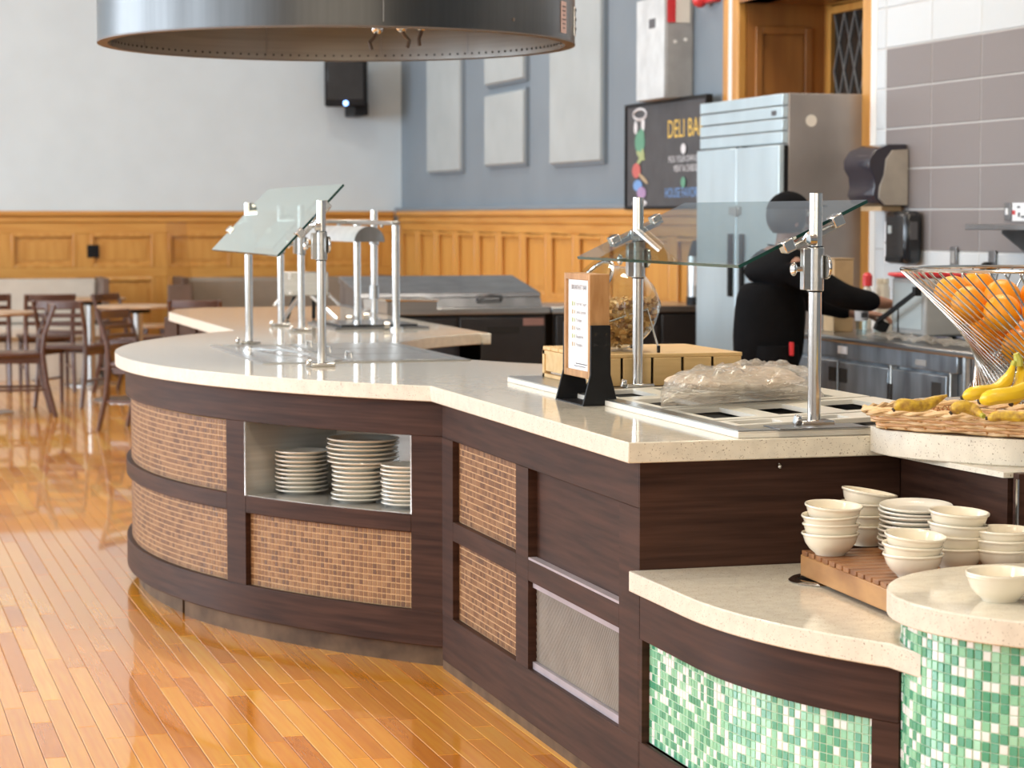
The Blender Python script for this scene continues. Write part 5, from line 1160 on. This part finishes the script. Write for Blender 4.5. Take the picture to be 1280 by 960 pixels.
obj('nose', MB().ball(HC+Vector((.095,0,-.01)), .017, 10, 8, (1,.8,1.3)), M['skin_d'], bd); obj('mouth', MB().ball(HC+Vector((.083,0,-.048)), .016, 10, 6, (.5,1.2,.35)), M['maroon'], bd)
for s in (-1, 1):
    obj('ear', MB().ball(HC+Vector((-.005,.078*s,-.01)), .026, 10, 8, (.75,.35,1.2)), M['skin_d'], bd); obj('eye', MB().ball(HC+Vector((.080,.032*s,.018)), .011, 10, 8), M['paper'], bd); obj('eyebrow', MB().ball(HC+Vector((.084,.034*s,.040)), .014, 8, 6, (.5,1.2,.3)), M['hair'], bd)
hv = MB().ball((0,0,0), .102, 28, 18, (1.0,.90,1.05)); keep = []
hv.v = [tuple(HC+Vector((x-.012, y, z+.012))) for x, y, z in hv.v]
hv.f = [f for f in hv.f if not (sum(hv.v[i][0] for i in f)/4 > HC.x+.045 and sum(hv.v[i][2] for i in f)/4 < HC.z+.05) and sum(hv.v[i][2] for i in f)/4 > HC.z-.075]
ho = obj('hair', hv, M['hair'], per, smooth=80); sd = ho.modifiers.new('thick', 'SOLIDIFY'); sd.thickness = .012
cp_ = MB().ball((0,0,0), .106, 28, 16, (1.0,.90,.95)); cp_.v = [tuple(HC+Vector((x-.008, y, z+.022))) for x, y, z in cp_.v]; cp_.f = [f for f in cp_.f if sum(cp_.v[i][2] for i in f)/4 > HC.z+.045]
cpo = obj('cap', cp_, M['cloth_black'], per, smooth=80); cpo.modifiers.new('thick', 'SOLIDIFY').thickness = .006
obj('cap_peak', MB().ball(HC+Vector((.115,0,.055)), .07, 20, 8, (1.0,.85,.10)), M['cloth_black'], cpo)
def scale_r(r, k): return tuple(a*k for a in r) if isinstance(r, tuple) else r*k
ids = [pel, sp, ch, uc]; VV = [Vector(V[i]) for i in ids]; RR = [(.150,.190),(.145,.180),(.145,.185),(.115,.150)]; EE = [(0,1),(1,2),(2,3)]
VV[0] = Vector((-.01,0,.66)); 
for sh_, e, w_ in arms:
    b = len(VV); VV += [Vector(V[sh_]), Vector(V[e]), Vector(V[w_])*.94+Vector(V[e])*.06]; RR += [.078, .062, .046]; EE += [(3,b),(b,b+1),(b+1,b+2)]
VV.append(Vector((.070,0,1.300))); RR.append(.080); EE.append((3, len(VV)-1))
skin('jumper', VV, EE, RR, M['cloth_black'], per)
tr = MB()
for hp, kn, an in legs:
    a, b, c = Vector(V[hp]), Vector(V[kn]), Vector(V[an])
    tr.tube([a+Vector((0,0,.08)), a, a*.5+b*.5, b, b*.5+c*.5, c], [.105,.108,.092,.078,.070,.066], n=16)
obj('trousers', tr, M['cloth_black'], per)
for s in (-1, 1): obj('shoe', MB().ball((.05,.105*s,.045), .115, 18, 10, (1.15,.42,.40)), M['black'], per)
obj('red_tag', MB().box(.02,.032,-.215,-.190,.82,.88), M['red'], per)
t = thing('held_cup', 'clear cup with a white label held over the counter by the person', 'cup', (PX0+.575, PY0-.225, 1.035))
part(t, 'cup_wall', MB().lathe([(.001,0),(.024,0),(.033,.09),(.030,.09),(.022,.004),(.001,.004)], n=24), 'cup'); part(t, 'label_band', MB().lathe([(.029,.03),(.0332,.075),(.032,.075),(.028,.03)], n=24), 'paper')

# ================================================================ DINING ROOM
def make_chair(label, group):
    t = thing('dining_chair', label, 'chair', group=group)
    c = lambda nm, mb, m='brown_red', **k: obj(nm, mb, M[m], t, **k)
    c('seat', MB().prism([(-.19,-.20),(.21,-.225),(.225,-.20),(.225,.20),(.21,.225),(-.19,.20)], .435, .47), bevel=.012)
    for s in (-1, 1):
        c('rear_leg', MB().tube([(-.285,.19*s,0),(-.22,.19*s,.25),(-.195,.19*s,.46),(-.210,.19*s,.60),(-.285,.195*s,.81)], [.017,.020,.021,.019,.016], n=8))
        c('front_leg', MB().tube([(.20,.195*s,0),(.19,.19*s,.435)], [.015,.020], n=8)); c('side_stretcher', MB().cyl((-.235,.19*s,.20),(.195,.192*s,.20),.010,n=8))
    c('apron', MB().box(-.17,.19,-.185,-.17,.39,.436).box(-.17,.19,.17,.185,.39,.436).box(.175,.19,-.17,.17,.39,.436))
    for z, h_, x in ((.782,.06,-.275),(.70,.034,-.247),(.635,.034,-.223),(.57,.034,-.206)):
        q = MB(); 
        ps = [(x-.030*(1-(k/4)**2), .185*k/4) for k in range(-4, 5)]
        q.ribbon(ps, .016, z-h_/2, z+h_/2); c('crest_rail' if z > .75 else 'back_slat', q, bevel=.004)
    return t
GC = 'dark wooden dining chairs'
chs = [((1.225,17.16),180,'dark wooden ladder-back chair in profile nearest the left edge, facing left'),
       ((2.03,15.78),-38,'dark wooden ladder-back chair seen from behind beside the rounded counter'),
       ((2.36,19.2),-38,'dark wooden chair half hidden behind the nearest ladder-back one by the counter'),
       ((D(60,19.1).x,D(60,19.1).y+.2),92,'dark wooden chair with its back to us at the middle of the left tables'),
       ((D(-18,19.1).x,D(-18,19.1).y+.2),88,'dark wooden chair cut off by the left edge of the picture'),
       ((D(91,17.8).x,D(91,17.8).y),60,'dark wooden chair whose top rail shows behind the two nearer ones'),
       ((D(252,17.9).x,D(252,17.9).y),70,'dark wooden chair whose top rail shows over the far counter')]
c0 = None
for (x, y), a, lab in chs:
    if c0 is None: c0 = make_chair(lab, GC); o = c0
    else: o = dup(c0, label=lab)
    o.location = (x, y, 0); o.rotation_euler = (0,0,R(a))
def table(px, d, r, label, base_r=.26):
    q = D(px, d); t = thing('round_table', label, 'table', q, group='round dining tables')
    part(t, 'tabletop', MB().lathe([(.001,.725),(r-.01,.725),(r,.733),(r,.742),(r-.008,.75),(.001,.75)], n=40), 'table')
    part(t, 'column', MB().cyl((0,0,.02),(0,0,.70),.038,n=16), 'steel'); part(t, 'top_plate', MB().cyl((0,0,.69),(0,0,.725),.10,n=16), 'black'); part(t, 'base', MB().lathe([(.001,.0),(base_r,0),(base_r,.010),(base_r*.5,.022),(.05,.05),(.001,.05)], n=32), 'steel')
table(-30, 17.05, .42, 'round wooden table at the left edge of the picture'); table(172, 18.3, .32, 'round wooden table on a thick steel column just left of the far counter', .35); table(113, 20.0, .30, 'round wooden table in front of the beige bench seat')
t = thing('low_stool', 'low reddish wooden stool under the table left of the far counter', 'stool', D(192, 20.4))
part(t, 'seat', MB().cyl((0,0,.47),(0,0,.505),.16,n=28), 'table', bevel=.008)
for k in range(4): part(t, 'leg', MB().cyl((.10*math.cos(PI/4+k*PI/2),.10*math.sin(PI/4+k*PI/2),.47),(.15*math.cos(PI/4+k*PI/2),.15*math.sin(PI/4+k*PI/2),0),.014,n=8), 'brown_red')
def bench(x0, x1, m, label):
    t = thing('bench_seat', label, 'bench', ((x0+x1)/2, 21.5, 0))
    obj('backrest', MB().box(x0, x1, 21.30, 21.46, .47, .885), M[m], t, w=True, bevel=.03); obj('cushion', MB().box(x0, x1, 20.85, 21.298, .36, .48), M[m], t, w=True, bevel=.03)
    obj('base', MB().box(x0+.02, x1-.02, 20.92, 21.44, 0, .36), M[m], t, w=True); obj('end_panel', MB().box(x1+.001, x1+.06, 20.85, 21.47, 0, .90), M['vinyl_brown'], t, w=True, bevel=.006); obj('end_panel', MB().box(x0-.06, x0-.001, 20.85, 21.47, 0, .90), M['vinyl_brown'], t, w=True, bevel=.006)
    obj('back_frame', MB().box(x0, x1, 21.461, 21.48, .0, .885), M['vinyl_brown'], t, w=True)
M['vinyl_dk'] = mat('taupe_vinyl', (.24,.205,.165), .5, var=.04)
bench(-1.2, 2.28, 'vinyl', 'long beige padded bench seat against the golden panelling'); bench(3.05, 4.9, 'vinyl_dk', 'taupe padded bench seat behind the far counter')
t = thing('acrylic_screen', 'clear acrylic divider screen standing by the taupe bench', 'screen', (2.92, 20.7, 0))
obj('sheet', MB().add([(2.83,20.70,.62),(3.08,20.70,.62),(3.01,20.70,1.40),(2.83,20.70,1.40),(2.83,20.712,.62),(3.08,20.712,.62),(3.01,20.712,1.40),(2.83,20.712,1.40)],[(0,3,2,1),(4,5,6,7),(0,1,5,4),(1,2,6,5),(2,3,7,6),(3,0,4,7)]), M['acrylic'], t, w=True, smooth=0)
obj('foot_panel', MB().box(2.84, 3.05, 20.68, 20.73, 0, .84), M['vinyl_brown'], t, w=True, bevel=.004)
# lamp bodies made up for the added ceiling lights, out of view
for x, y in ((-5, 3), (-5, 10), (-5, 17), (.5, 3), (.5, 10.2), (.5, 17), (3.6, 7.5), (3.8, 11.5), (3.2, 17.5)):
    l_ = struct('added_ceiling_lamp', MB().box(x-.6,x+.6,y-.6,y+.6,ZC-.06,ZC), M['paint_white'], ceil_); struct('diffuser', MB().box(x-.56,x+.56,y-.56,y+.56,ZC-.075,ZC-.06), M['plastic_white'], l_)
